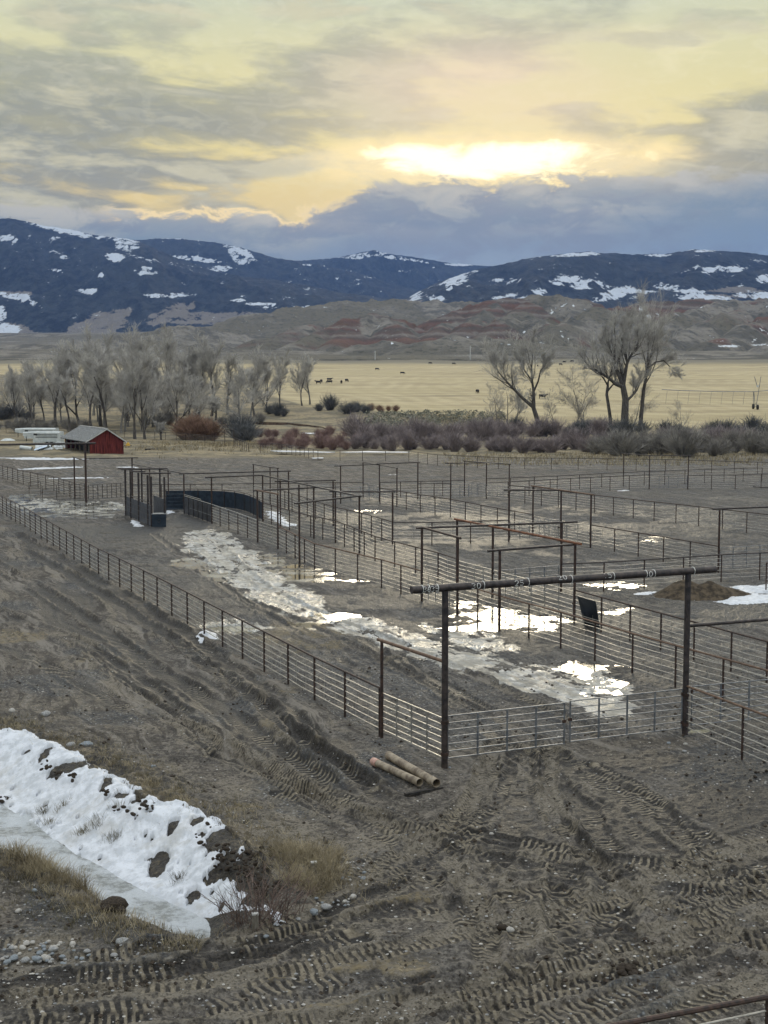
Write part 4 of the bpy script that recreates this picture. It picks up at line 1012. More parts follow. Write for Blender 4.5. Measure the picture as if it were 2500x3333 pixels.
# ------------------------------------------------------------------ mountains and hills
def ellm(PX, PY, ells):
    m = np.zeros_like(PX)
    for e_ in ells:
        cx, cy, rx, ry = e_[:4]; a = e_[4] if len(e_) > 4 else 0; k = e_[5] if len(e_) > 5 else 1
        dx_, dy_ = PX - cx, PY - cy; ca, sa = math.cos(a), math.sin(a)
        q = np.sqrt(((dx_ * ca + dy_ * sa) / rx) ** 2 + ((-dx_ * sa + dy_ * ca) / ry) ** 2)
        m = np.maximum(m, (1 - sst(q, .55, 1.3)) * k)
    return m
def mountain(name, label, ridge, basep, Y0, Y1, snow, bare, seed, x0=-900, x1=3400, amp=1.0, cols=760, rows=150):
    px = np.linspace(x0, x1, cols); t = np.linspace(0, 1.25, rows)
    ry = lerp_poly(px, ridge); by = lerp_poly(px, basep)
    ry = ry + (fbm(px * .02, px * 0 + seed, 4, seed) - .5) * 7 + (fbm(px * .13, px * 0 + seed, 3, seed + 9) - .5) * 3.2
    PX = np.repeat(px[None], rows, 0); T = np.repeat(t[:, None], cols, 1)
    gate_ = np.minimum(T, 1)
    nz = ridged(PX * .0042 + T * .5, T * 1.2 + PX * .0012, 5, seed) - .55
    PY = by[None] + (ry - by)[None] * (gate_ ** .85) - nz * 150 * amp * np.sin(np.pi * np.clip(T, 0, 1)) ** .8 * np.clip((by - ry)[None] / 180, .1, 1)
    PY = np.maximum(PY, ry[None] - 0.0)
    Y = Y0 + (Y1 - Y0) * T
    Y = Y + (nz * (Y1 - Y0) * .12) * np.clip(np.sin(np.pi * np.clip(T, 0, 1)), 0, 1)
    X = (PX - CX) / F * Y; Z = CAMH + (HOR - PY) / F * Y
    back = np.clip(T - 1, 0, 1); Z = Z - back * (Y1 - Y0) * .8
    sn = ellm(PX, PY, snow); br = ellm(PX, PY, bare) if bare else np.zeros_like(PX)
    o = grid_mesh(name, X, Y, Z, m_mtn, attrs={"snowm": sn, "barem": br})
    tag(o, label, "mountain", kind="structure"); return o
m_mtn, g = new_mat("forested_mountain")
pos = g.n('ShaderNodeNewGeometry').outputs['Position']
sn, br = g.attr("snowm").outputs['Fac'], g.attr("barem").outputs['Fac']
sq = g.mapv(pos, (1, .35, 1.0))
t1 = g.noise(sq, .0065, 7, .7); t2 = g.noise(g.mapv(pos, (1, .3, .5)), .022, 5, .75); t3 = g.noise(pos, .0016, 5, .6)
tree = g.mix(g.ss(t2, .42, .60), (.005, .008, .012, 1), (.034, .042, .046, 1))
tree = g.mix(g.ss(t3, .46, .60, 0, .5), tree, (.040, .046, .046, 1))
openg = g.mix(t2, (.16, .14, .115, 1), (.26, .235, .195, 1))
col = g.mix(g.ss(g.add(br, g.add(g.mul(g.sub(t1, .5), 3.0), g.mul(g.sub(t2, .5), 2.4))), .6, .8), tree, openg)
snf = g.ss(g.add(g.mul(sn, .68), g.add(g.mul(g.sub(t1, .5), 2.9), g.mul(g.sub(t2, .5), 2.6))), .50, .64)
col = g.mix(snf, col, (.68, .74, .82, 1))
finish(g, col, .95, .1, 0, g.add(g.mul(t1, 3.0), t2), 1.0, 30.0)
mountain("mountain", "farthest snowy peak in the gap between the ranges",
         [(300, 930), (700, 900), (960, 857), (1080, 848), (1180, 829), (1215, 822), (1260, 833), (1400, 853), (1480, 864), (1540, 868), (1600, 874), (1700, 890), (2000, 920)],
         [(0, 1010), (3000, 1010)], 9300, 10800, [(1180, 840, 60, 10, -.1), (1225, 832, 40, 12), (1290, 846, 50, 8, .1), (1500, 868, 55, 5), (1360, 856, 40, 5, .2)], [], 311, 500, 1900)
mountain("mountain", "second forested mountain with a snowfield behind the big left ridge",
         [(200, 800), (440, 788), (520, 785), (600, 786), (700, 796), (760, 806), (830, 828), (900, 848), (960, 856), (1050, 870), (1200, 905), (1400, 960), (1600, 1010)],
         [(0, 1000), (1600, 1040)], 7600, 9300, [(660, 788, 150, 6, .05), (780, 822, 55, 20, .4), (800, 850, 40, 25, .3), (650, 850, 110, 9, .12), (720, 885, 62, 15, -.05), (1000, 870, 20, 5)], [], 331, 200, 1600, amp=.7)
mountain("mountain", "big dark forested mountain at the left with a snowy crest",
         [(-900, 760), (-400, 715), (-150, 708), (0, 720), (60, 722), (150, 740), (250, 760), (330, 775), (440, 789), (470, 797), (520, 818), (600, 852), (700, 888), (800, 906), (900, 916), (1000, 936), (1100, 955), (1200, 968), (1300, 980), (1400, 1000)],
         [(-900, 1110), (0, 1108), (300, 1100), (600, 1080), (900, 1062), (1400, 1020)], 5200, 7600,
         [(200, 752, 110, 13, .2), (310, 778, 80, 10, .15), (415, 802, 50, 30, .1), (385, 845, 30, 18), (40, 785, 48, 14, .15), (480, 888, 44, 16), (300, 952, 46, 10), (190, 885, 26, 6), (115, 852, 14, 6), (225, 845, 18, 7),
          (60, 968, 60, 12, .15), (130, 1000, 40, 14, .7), (15, 1030, 22, 40), (30, 1075, 50, 20), (520, 968, 70, 8), (600, 962, 50, 8), (780, 982, 24, 6), (850, 993, 50, 5), (340, 900, 10, 8), (1000, 1005, 40, 8)],
         [(330, 1060, 130, 40, -.3), (560, 1025, 110, 28, -.3), (120, 1100, 300, 14), (20, 1090, 110, 40), (720, 1040, 200, 26), (900, 1040, 160, 18), (60, 960, 70, 10)], 351, -900, 1420)
mountain("mountain", "long forested mountain at the right with snowy clearings",
         [(1200, 1000), (1330, 972), (1400, 936), (1500, 897), (1600, 872), (1700, 850), (1800, 836), (1900, 828), (1990, 832), (2050, 838), (2150, 832), (2250, 820), (2350, 824), (2450, 834), (2500, 842), (2700, 850), (3000, 838), (3400, 860)],
         [(1200, 1030), (1800, 1030), (3400, 1030)], 5000, 7200,
         [(1500, 905, 70, 9, -.35), (1460, 940, 14, 26), (1490, 920, 40, 16, -.4), (1880, 836, 90, 7, -.05), (2140, 838, 55, 6), (2250, 824, 70, 5), (1890, 928, 110, 22, .1, .8), (1700, 965, 85, 17, -.15), (1990, 960, 75, 20, -.3), (2060, 950, 70, 12),
          (2170, 938, 110, 16, .15, .75), (2370, 880, 60, 13), (2300, 885, 30, 10), (2480, 912, 46, 18, -.2), (2300, 975, 130, 14), (2450, 968, 110, 18), (1350, 960, 24, 26), (1420, 975, 30, 12), (1650, 920, 60, 12, 0, .6), (1620, 975, 30, 10), (2600, 960, 100, 20)],
         [(2010, 950, 60, 10, -.2), (2400, 950, 110, 12), (1320, 985, 60, 8), (2350, 970, 160, 10)], 371, 1180, 3400)

# badlands and grassy foothills, one terrain between the hay field and the mountains
RID = [([(-900, 1080, 3800), (-200, 1085, 3600), (200, 1088, 3400), (500, 1085, 3200), (800, 1068, 3000)], .16, .0),
       ([(600, 1085, 2600), (750, 1045, 2600), (870, 1018, 2600), (990, 1003, 2700), (1100, 986, 2700), (1300, 986, 2750), (1600, 992, 2800)], .30, .06),
       ([(1420, 1060, 1900), (1480, 1016, 1950), (1600, 985, 2000), (1700, 975, 2050), (1790, 965, 2050), (1860, 971, 2050), (1950, 997, 2050), (2030, 1012, 2050), (2110, 990, 2150), (2250, 988, 2200), (2360, 984, 2250), (2520, 988, 2250), (2700, 1000, 2250), (3200, 1010, 2250)], .55, .9),
       ([(1090, 1080, 1700), (1150, 1043, 1750), (1250, 1036, 1800), (1330, 1055, 1800), (1400, 1085, 1750)], .55, 1.0),
       ([(1720, 1002, 1870), (1690, 1010, 1760), (1620, 1070, 1570), (1560, 1108, 1450)], .60, .75), ([(1690, 1010, 1760), (1770, 1060, 1600), (1830, 1090, 1500)], .6, .6),
       ([(1930, 1016, 1820), (1860, 1060, 1610), (1780, 1098, 1460)], .6, .35), ([(1930, 1016, 1820), (2050, 1032, 1750), (2110, 1064, 1600), (2160, 1100, 1450)], .55, .3),
       ([(2330, 1003, 2020), (2220, 1030, 1800), (2100, 1075, 1570), (2010, 1112, 1420)], .55, .35), ([(2420, 1018, 1900), (2330, 1050, 1700), (2210, 1098, 1500), (2120, 1122, 1400)], .55, .4),
       ([(2520, 1040, 1720), (2400, 1085, 1520), (2300, 1117, 1400)], .55, .55), ([(2700, 1020, 1800), (2600, 1080, 1550), (2500, 1118, 1400)], .55, .5),
       ([(1250, 1036, 1800), (1290, 1085, 1600), (1330, 1118, 1450)], .6, .85), ([(1150, 1043, 1750), (1120, 1090, 1600), (1080, 1120, 1480)], .6, .8),
       ([(1480, 1016, 1950), (1440, 1070, 1700), (1400, 1112, 1480)], .6, .95), ([(1600, 985, 2000), (1560, 1040, 1780), (1500, 1090, 1550)], .6, .95),
       ([(1380, 1120, 1330), (1480, 1106, 1340), (1560, 1118, 1320)], .30, .1), ([(1180, 1128, 1350), (1260, 1118, 1360), (1330, 1130, 1340)], .3, .3), ([(1580, 1120, 1320), (1700, 1108, 1330), (1840, 1124, 1320)], .28, .0),
       ([(860, 1105, 1750), (960, 1083, 1850), (1060, 1060, 1950)], .4, .5), ([(940, 1128, 1500), (1020, 1100, 1600), (1090, 1080, 1700)], .5, .7),
       ([(280, 1118, 1750), (420, 1100, 1850), (560, 1082, 2000), (720, 1072, 2100)], .25, 0), ([(330, 1143, 1500), (420, 1130, 1520), (500, 1128, 1500), (560, 1140, 1480)], .3, .0), ([(560, 1140, 1420), (660, 1122, 1450), (740, 1132, 1430)], .35, .05), ([(-200, 1120, 1900), (0, 1128, 1800), (200, 1122, 1750)], .2, 0)]
hx = np.concatenate([np.arange(-1100, -150, 30), np.arange(-150, 2650, 5.0), np.arange(2650, 3700, 30)]); hy = np.concatenate([np.geomspace(1070, 2400, 330), np.geomspace(2420, 5600, 70)])
Y = np.repeat(hy[:, None], len(hx), 1); X = (hx[None] - CX) / F * Y
base = np.interp(Y, [1070, 1085, 1300, 2000, 3000, 4500, 5600], [30, 32.5, 43, 66, 112, 190, 230])
Zb = base + (fbm(X * .006, Y * .006, 4, 401) - .5) * 9; Z = Zb.copy(); red = np.zeros_like(Z)
er = ridged(X * .012, Y * .012, 4, 411) - .5
for pts, slp, rd in RID:
    q = [dp(*p) for p in pts]; best = np.full(Z.shape, -1e9)
    for a, b in zip(q[:-1], q[1:]):
        ex, ey = b.x - a.x, b.y - a.y; L = ex * ex + ey * ey
        t = np.clip(((X - a.x) * ex + (Y - a.y) * ey) / L, 0, 1); d = np.hypot(X - a.x - t * ex, Y - a.y - t * ey)
        hgt = a.z + (b.z - a.z) * t
        v_ = hgt - slp * (np.sqrt(d * d + 100) - 10) * (1 + .22 * er)
        best = np.maximum(best, v_)
    k = best > Z; blend = sst(best - Z, -8, 10)
    red = red * (1 - blend) + rd * blend; Z = np.maximum(Z, best)
rise = np.clip((Z - Zb) / 25, 0, 1)
gx_ = X + (fbm(X * .01, Y * .01, 3, 441) - .5) * 60; gy_ = Y + (fbm(X * .01, Y * .01, 3, 443) - .5) * 60
Z = Z + er * 9 * rise + (ridged(gx_ * .022, gy_ * .010, 4, 421) - .55) * 16 * rise + (ridged(gx_ * .06, gy_ * .03, 3, 423) - .5) * 5 * rise
hpx = X / Y * F + CX; hpy = HOR - (Z - CAMH) / Y * F
hs = ellm(hpx, hpy, [(1790, 1018, 6, 12), (1860, 1000, 5, 6), (1825, 1090, 7, 16, -.3), (1845, 1108, 4, 10), (1700, 1085, 12, 4, -.6), (1655, 1122, 9, 5), (2080, 1010, 10, 14, .4), (2100, 1035, 14, 10), (1276, 1118, 6, 6), (2445, 1110, 14, 5, -.6), (2370, 1128, 50, 4), (2470, 1124, 40, 4)])
red = np.clip(red * sst(fbm(X * .008, Y * .008, 4, 431), .22, .5), 0, 1)
o = None
m_hill, g = new_mat("badland_hills")
pos = g.n('ShaderNodeNewGeometry').outputs['Position']; nor = g.sep(g.n('ShaderNodeNewGeometry').outputs['Normal'])
ra, sa = g.attr("redm").outputs['Fac'], g.attr("snowm").outputs['Fac']
_, _, pz_ = g.sep(pos)
w1 = g.noise(pos, .02, 6, .65); w2 = g.noise(pos, .11, 5, .7); w3 = g.noise(pos, .004, 4, .55)
strat = g.m('FRACT', g.mul(g.add(pz_, g.mul(w1, 16.0)), .030))
band = g.ramp(strat, [(0, (.12, .078, .06, 1)), (.15, (.155, .092, .072, 1)), (.28, (.10, .078, .066, 1)), (.40, (.20, .18, .16, 1)), (.47, (.125, .088, .072, 1)), (.62, (.095, .082, .07, 1)), (.74, (.145, .088, .07, 1)), (.82, (.19, .17, .15, 1)), (.9, (.125, .082, .064, 1)), (1, (.115, .078, .06, 1))])
sage = g.mix(g.ss(w1, .42, .58), (.118, .112, .097, 1), (.245, .226, .195, 1))
sage = g.mix(g.ss(w3, .45, .6), sage, (.15, .138, .108, 1))
sage = g.mix(g.mul(g.ss(w2, .52, .62), .6), sage, (.06, .062, .052, 1))
col = g.mix(g.ss(g.add(ra, g.mul(g.sub(w1, .5), 1.4)), .40, .66), sage, band)
col = g.mix(g.ss(w2, .60, .75, 0, .6), col, (.07, .062, .05, 1))
px1, py1, _ = g.sep(pos)
col = g.mix(g.mul(g.ss(py1, 1190.0, 1110.0), .75), col, g.mix(g.ss(w2, .4, .6), (.055, .052, .042, 1), (.14, .128, .098, 1)))
col = g.mix(g.ss(g.add(g.mul(sa, .75), g.add(g.mul(g.sub(w2, .5), 3.0), g.mul(g.sub(w1, .5), 1.5))), .55, .68), col, (.72, .76, .80, 1))
finish(g, col, .95, .1, 0, g.add(g.mul(w1, 1.0), g.mul(w2, .6)), 1.0, 9.0)
o = grid_mesh("hills", X, Y, Z, m_hill, attrs={"redm": red, "snowm": hs})
tag(o, "red and grey striped badland hills rising behind the hay field", "hills", kind="structure")
# far plain so that the land reaches the horizon behind the ranges
o = MB().poly([(-17000, 5000, 150), (17000, 5000, 150), (17000, 16000, 250), (-17000, 16000, 250)]).build("far_land", m_hill, None, False); tag(o, "far land behind the hills", "land", kind="structure")
for i, (x, ytop, ybase, lab) in enumerate([(17, 708, 723, "left of the two thin radio masts on the mountain crest"), (33, 703, 723, "right of the two thin radio masts on the mountain crest, the taller")]):
    a, b = dp(x, ybase + 3, 7550), dp(x, ytop, 7550)
    T = thing("radio_mast", lab, "radio mast", a); MB().tube(a, b, 1.2, .6, 5).build("mast", M_TRIM, T)
    for f_ in (.5, .8): MB().box(a.lerp(b, f_), (5, 2, 2.5)).build("antenna", M_TRIM, T)

# ------------------------------------------------------------------ bare trees and brush
def rv(r_, s): return Vector((r_.gauss(0, s), r_.gauss(0, s), r_.gauss(0, s)))
def make_tree(seed, Hh, limbs=None, spread=.55, trunk_r=.38, twig=.034, dens=1.0, lean=(0, 0), fork=.3, nl=6):
    r_ = random.Random(seed); tr = MB(); cr = MB()
    def limb(p, d, L, r, lv, up=.2):
        n = 5 if lv < 2 else 3; pts = [p.copy()]; rs = [r]; d = d.normalized()
        for i in range(n):
            d = (d + rv(r_, .13 if lv < 2 else .2) + Vector((0, 0, up * .5))).normalized(); p = p + d * (L / n); pts.append(p.copy()); rs.append(r * (1 - .72 * (i + 1) / n))
        if lv == 0: rs[0] *= 1.35
        (tr if r > .075 else cr).path(pts, rs, 7 if r > .15 else (5 if r > .075 else 3), cap=False)
        return pts, rs
    def grow(p, d, L, r, lv):
        pts, rs = limb(p, d, L, r, lv)
        if lv >= 4: return
        nch = {0: nl, 1: 9, 2: 10, 3: 9}[lv]; nch = max(2, int(nch * (dens if lv > 1 else 1)))
        for c in range(nch):
            f_ = (fork + (1 - fork) * (c + r_.random()) / nch) if lv == 0 else .18 + .82 * (c + r_.random()) / nch
            f_ = min(f_, .999); q = f_ * (len(pts) - 1); i = int(q); b = pts[i].lerp(pts[i + 1], q - i)
            axis = (pts[i + 1] - pts[i]).normalized(); side = rv(r_, 1); side = (side - axis * side.dot(axis)).normalized()
            ang = spread * r_.uniform(.6, 1.35); nd = axis * math.cos(ang) + side * math.sin(ang)
            nl_ = L * {0: .66, 1: .56, 2: .52, 3: .6}[lv] * r_.uniform(.7, 1.15) * (1 - .35 * f_ if lv < 2 else 1)
            nr = max(rs[i] * .55, .012) if lv < 3 else twig * .5
            if lv == 2: nr = max(twig * .8, rs[i] * .35)
            grow(b, nd, nl_, nr, lv + 1)
        # the tip continues
        if lv in (1, 2): grow(pts[-1], pts[-1] - pts[-2], L * .45, max(rs[-1], twig * .6), lv + 1)
    if limbs:
        for pts, r0, r1, sub in limbs:
            pts = [Vector(p) for p in pts]; n = len(pts); rs = [r0 + (r1 - r0) * i / (n - 1) for i in range(n)]
            tr.path(pts, rs, 8, cap=False)
            L = sum((pts[i + 1] - pts[i]).length for i in range(n - 1)); sub = int(sub * 2.2)
            for c in range(sub):
                f_ = min(.999, .35 + .65 * (c + r_.random()) / sub); q = f_ * (n - 1); i = int(q); b = pts[i].lerp(pts[i + 1], q - i)
                axis = (pts[i + 1] - pts[i]).normalized(); side = rv(r_, 1); side = (side - axis * side.dot(axis)).normalized(); ang = spread * r_.uniform(.6, 1.4)
                grow(b, axis * math.cos(ang) + side * math.sin(ang) + Vector((0, 0, .15)), L * r_.uniform(.38, .58), max(.035, rs[i] * .4), 2 if c % 3 else 1)
            grow(pts[-1], pts[-1] - pts[-2], L * .45, r1 * .8, 1)
    else:
        grow(Vector((0, 0, -.3)), Vector((lean[0], lean[1], 1)), Hh * .66, trunk_r, 0)
    return tr, cr
def tree_meshes(seed, bark, twigm, **k):
    tr, cr = make_tree(seed, **k)
    return tr.mesh("trunk", bark), cr.mesh("crown", twigm, False)
def put_tree(ms, p, label, name="bare_tree", group=None, rz=0, sc=1.0):
    T = thing(name, label, "tree", p, group, rz); T.scale = (sc, sc, sc)
    child("trunk", ms[0], T); child("crown", ms[1], T); return T
TM = [tree_meshes(1, M_BARK, M_TWIG, Hh=16, spread=.5, trunk_r=.26, nl=6),
      tree_meshes(2, M_BARK, M_TWIG, Hh=15, spread=.45, trunk_r=.27, lean=(-.45, 0), nl=6, fork=.35),
      tree_meshes(3, M_BARK, M_TWIG, Hh=17, spread=.42, trunk_r=.26, lean=(-.2, .1), nl=7, fork=.2),
      tree_meshes(4, M_BARKP, M_TWIG, Hh=12, spread=.62, trunk_r=.2, nl=7, fork=.15, dens=.8),
      tree_meshes(5, M_BARKP, M_TWIGW, Hh=10, spread=.78, trunk_r=.13, nl=6, fork=.12, lean=(.1, 0), dens=.6, twig=.026),
      tree_meshes(6, M_BARK, M_TWIG, Hh=16, spread=.5, trunk_r=.22, nl=7, fork=.15, lean=(.15, 0)),
      tree_meshes(7, M_BARK, M_TWIG, Hh=6, spread=.75, trunk_r=.3, nl=9, fork=.3, dens=1.25)]
def terr(px, py):
    """the ground point a pixel looks at, on the sloping land"""
    Ys_ = np.linspace(120, 1085, 400); z = profile(Ys_ * 0, Ys_); yy = HOR - (z - CAMH) / Ys_ * F
    i = int(np.argmin(np.abs(yy - py))); Y_ = float(Ys_[i]); return Vector(((px - CX) / F * Y_, Y_, float(z[i])))
LT = [(96, 1400, 0, .80, "slender bare tree at the left end of the grove behind the trailers"), (150, 1398, 1, .78, "thin leaning bare tree above the white trailers"),
      (232, 1412, 1, .92, "bare cottonwood leaning left just behind the barn roof"), (185, 1392, 2, .85, "bare tree rising behind the ridge of the red barn"),
      (300, 1400, 2, 1.05, "tallest pale crowned cottonwood of the left grove"), (352, 1428, 1, 1.18, "thick trunked cottonwood leaning left over the barn"),
      (330, 1385, 0, 1.0, "upright cottonwood behind the leaning thick trunk"), (395, 1405, 3, 1.15, "pale thin tree between the leaning cottonwood and the twin trunks"),
      (440, 1432, 0, 1.05, "left of the twin dark trunked cottonwoods right of the barn"), (472, 1430, 5, 1.0, "right of the twin dark trunked cottonwoods right of the barn"),
      (500, 1385, 3, 1.2, "pale bare tree behind the twin trunks"), (545, 1345, 0, 1.0, "dark trunked tree farther back behind the round pollard"),
      (600, 1350, 5, .92, "bare tree in the middle of the far grove"), (650, 1352, 2, .88, "slim bare tree at the thickest part of the far grove"), (690, 1350, 0, .9, "bare tree in the far grove above the rusty willow"),
      (742, 1348, 3, 1.1, "pale stemmed tree in the far grove"), (790, 1418, 3, 1.22, "pale grey forked tree standing beside the small far arch"), (830, 1352, 2, .78, "slim tree right of the pale grey forked tree"),
      (870, 1340, 5, .72, "bare tree behind the blue-grey brush at the creek meadow"), (912, 1330, 0, .72, "dark stemmed tree at the right part of the far grove"), (1010, 1318, 3, .98, "rightmost bare tree of the far grove, next to the hay field"),
      (985, 1322, 2, .66, "leaning slim tree beside the rightmost far grove tree"), (550, 1372, 6, .95, "round crowned pollard with a short trunk right of the twin cottonwoods"), (525, 1432, 6, .62, "small mushroom shaped pollard just behind the perimeter fence"),
      (60, 1392, 5, .72, "bare tree left of the trailers at the picture edge"), (262, 1380, 5, 1.0, "bare tree hidden behind the left grove crowns"), (420, 1370, 2, 1.02, "tall slim cottonwood behind the twin trunks"), (705, 1362, 6, .75, "low round tree under the far grove")]
for i, (px, py, m_, sc, lab) in enumerate(LT):
    p = terr(px, py); put_tree(TM[m_], p, lab, group="bare trees of the left grove", rz=0 if m_ in (1, 2) else (i * 1.7) % 6.28, sc=sc * (1.14 if py > 1395 else 1.42))
_q = random.Random(19)
for i in range(26):
    px = _q.uniform(90, 900); py = _q.uniform(1345, 1402) - max(0, px - 600) * .12
    put_tree(TM[_q.choice([3, 5, 3, 4])], terr(px, py), 'slender bare tree filling the pale grey thicket of the left grove', group='slender trees filling the left grove', rz=px, sc=_q.uniform(.95, 1.35) * (1.0 if py > 1380 else 1.2))
def L3(pts, s=1.0): return [(x * s, d * s, z * s) for x, z, d in pts]
mpp = 300 / F
def limbpx(base, pts, r0, r1, sub, s=mpp):   # limbs drawn from the photograph, given their own depth in metres
    return ([((x - base[0]) * s, d, (base[1] - y) * s) for x, y, d in pts], r0, r1, sub)
b1 = (2030, 1410)
big = make_tree(21, 18, spread=.6, limbs=[
    limbpx(b1, [(2032, 1412, 0), (2032, 1350, 0), (2034, 1300, .2), (2025, 1255, .3)], .95, .62, 0), limbpx(b1, [(2025, 1255, .3), (2010, 1215, .5), (2000, 1190, 1), (1998, 1150, 1.3), (2003, 1105, 1.5)], .5, .18, 4),
    limbpx(b1, [(2025, 1258, .3), (2000, 1250, -.5), (1975, 1230, -1), (1945, 1212, -1.6), (1912, 1192, -2)], .5, .14, 5), limbpx(b1, [(2026, 1255, .2), (2032, 1210, 0), (2036, 1180, -.5), (2050, 1150, -1), (2072, 1125, -1.4)], .45, .13, 5),
    limbpx(b1, [(2035, 1305, 0), (2055, 1290, 1), (2075, 1270, 2), (2090, 1240, 2.6)], .36, .1, 4), limbpx(b1, [(2036, 1180, -.5), (2022, 1140, -.8), (2015, 1100, -1), (2030, 1075, -1)], .24, .08, 4), limbpx(b1, [(1998, 1190, 1), (1985, 1150, 2), (1975, 1110, 2.5)], .3, .1, 4)])
put_tree((big[0].mesh("trunk", M_BARK), big[1].mesh("crown", M_TWIG, False)), terr(*b1), "biggest bare cottonwood with a thick forked trunk, in the right cluster", sc=1.0)
b2 = (1757, 1410)
l2 = make_tree(22, 15, spread=.55, limbs=[
    limbpx(b2, [(1757, 1412, 0), (1748, 1365, 0), (1735, 1325, .2)], .62, .45, 0), limbpx(b2, [(1735, 1325, .2), (1700, 1295, .5), (1668, 1262, 1), (1640, 1232, 1.2), (1618, 1205, 1.5)], .4, .1, 5),
    limbpx(b2, [(1737, 1328, 0), (1735, 1280, -.4), (1728, 1235, -.8), (1726, 1195, -1), (1728, 1170, -1)], .36, .1, 4), limbpx(b2, [(1734, 1275, -.4), (1748, 1240, -1), (1755, 1205, -1.3), (1770, 1188, -1.5)], .24, .08, 4), limbpx(b2, [(1728, 1240, -.8), (1705, 1205, 0), (1690, 1180, .5)], .22, .08, 4)])
put_tree((l2[0].mesh("trunk", M_BARK), l2[1].mesh("crown", M_TWIG, False)), terr(*b2), "bare cottonwood with a trunk leaning right and a long limb reaching left, beside the cow")
b3 = (2086, 1405)
l3 = make_tree(23, 15, spread=.5, limbs=[limbpx(b3, [(2082, 1407, 0), (2086, 1340, 0), (2092, 1270, .2), (2100, 1225, .3), (2106, 1190, .4), (2108, 1150, .6), (2105, 1110, .8)], .52, .14, 5),
    limbpx(b3, [(2106, 1195, .4), (2130, 1175, 0), (2155, 1170, -.5), (2175, 1190, -.8)], .22, .08, 4), limbpx(b3, [(2106, 1180, .4), (2125, 1140, 1), (2140, 1110, 1.5)], .22, .08, 4)])
put_tree((l3[0].mesh("trunk", M_BARK), l3[1].mesh("crown", M_TWIG, False)), terr(*b3), "straight dark bare tree at the right end of the right cluster")
b4 = (1990, 1400)
l4 = make_tree(24, 9, spread=.55, limbs=[limbpx(b4, [(1990, 1402, 0), (1982, 1340, 0), (1972, 1280, .2), (1976, 1250, .4)], .42, .3, 0), limbpx(b4, [(1976, 1250, .4), (1960, 1225, .2), (1940, 1205, 0)], .24, .08, 4), limbpx(b4, [(1974, 1270, .3), (1995, 1245, .6), (2005, 1225, 1)], .24, .08, 3)])
put_tree((l4[0].mesh("trunk", M_BARK), l4[1].mesh("crown", M_TWIG, False)), terr(*b4), "shorter bare tree with a broken top left of the biggest cottonwood")
for px, py, m_, sc, lab in [(1900, 1395, 4, 1.5, "thin pale tree with fine branches between the two big cottonwoods"), (1875, 1390, 4, 1.25, "second thin pale tree left of the biggest cottonwood"), (1650, 1375, 4, 1.25, "slender grey tree under the long left reaching limb"),
                            (1680, 1385, 3, .85, "slender tree just left of the leaning cottonwood"), (1800, 1375, 4, .9, "small pale tree behind the cow"), (1615, 1365, 4, 1.0, "small slender tree at the left end of the right cluster"), (2060, 1395, 4, 1.1, "thin tree between the biggest cottonwood and the straight one"), (2220, 1395, 4, .7, "small bare tree right of the right cluster, above the brush")]:
    put_tree(TM[m_], terr(px, py), lab, group="bare trees of the right cluster", rz=px * .37, sc=sc)

def make_bush(seed, h, n, spread, w=.024):
    r_ = random.Random(seed); mb = MB()
    for i in range(n):
        a = r_.uniform(0, 6.283); q = abs(r_.gauss(0, .5)); b = Vector((math.cos(a), math.sin(a), 0)) * r_.uniform(0, .25 * spread)
        d = Vector((math.cos(a) * q * spread * .5, math.sin(a) * q * spread * .5, 1)).normalized(); L = h * r_.uniform(.6, 1.1) * (1 - .15 * q)
        p = b; pts = [p.copy()]
        for k in range(3): d = (d + rv(r_, .12) + Vector((d.x * .1, d.y * .1, 0))).normalized(); p = p + d * L / 3; pts.append(p.copy())
        mb.path(pts, [w, w * .85, w * .7, w * .4], 3, False)
        for k in range(4):
            j = r_.randint(1, 2); s_ = pts[j].lerp(pts[j + 1], r_.random()); e_ = s_ + (d + rv(r_, .42)).normalized() * L * r_.uniform(.2, .38); mb.path([s_, e_], [w * .65, w * .3], 3, False)
    return mb
BM = {}
for c in M_WIL:
    BM[c] = [make_bush(40 + k + hash(len(c)) % 7, 2.6, 230, 1.7).mesh("willow", M_WIL[c], False) for k in range(3)]
_b = random.Random(77)
def bushes(c, spots, label, group, cat="shrub", name="willow_shrub"):
    for i, (px, py, s) in enumerate(spots):
        p = terr(px, py); o = bpy.data.objects.new(name, BM[c][i % 3]); link(o); o.location = p - Vector((0, 0, .1)); o.rotation_euler = (0, 0, (i * 2.4 + px) % 6.28)
        s *= _b.uniform(.78, 1.22); o.scale = (s * _b.uniform(1.0, 1.5), s * _b.uniform(1.0, 1.5), s); tag(o, label if isinstance(label, str) else label[i], cat, group)
bushes('purple', [(x + _b.uniform(-12, 12), 1462 + (x - 1400) * .012 + _b.uniform(-6, 8), _b.uniform(.8, 1.15)) for x in range(1150, 2030, 34)], "low purple-grey willow in the front row of the creek thicket", "front row willows of the creek thicket")
bushes('purple', [(x + _b.uniform(-14, 14), 1430 + _b.uniform(-8, 8), _b.uniform(1.15, 1.6)) for x in range(1170, 1640, 30)], "tall purple-grey willow in the middle of the creek thicket", "tall willows in the middle of the creek thicket")
bushes('red', [(x + _b.uniform(-12, 12), 1452 + _b.uniform(-10, 8) + (x - 850) * .02, _b.uniform(.65, .95)) for x in range(850, 1180, 26)], "reddish willow shrub on the creek bank left of the thicket", "reddish willows on the creek bank")
bushes('red', [(x + _b.uniform(-12, 12), 1422 + _b.uniform(-8, 8), _b.uniform(.55, .75)) for x in range(845, 1120, 30)], "low red willow shrub against the cut creek bank", "low red willows against the cut bank")
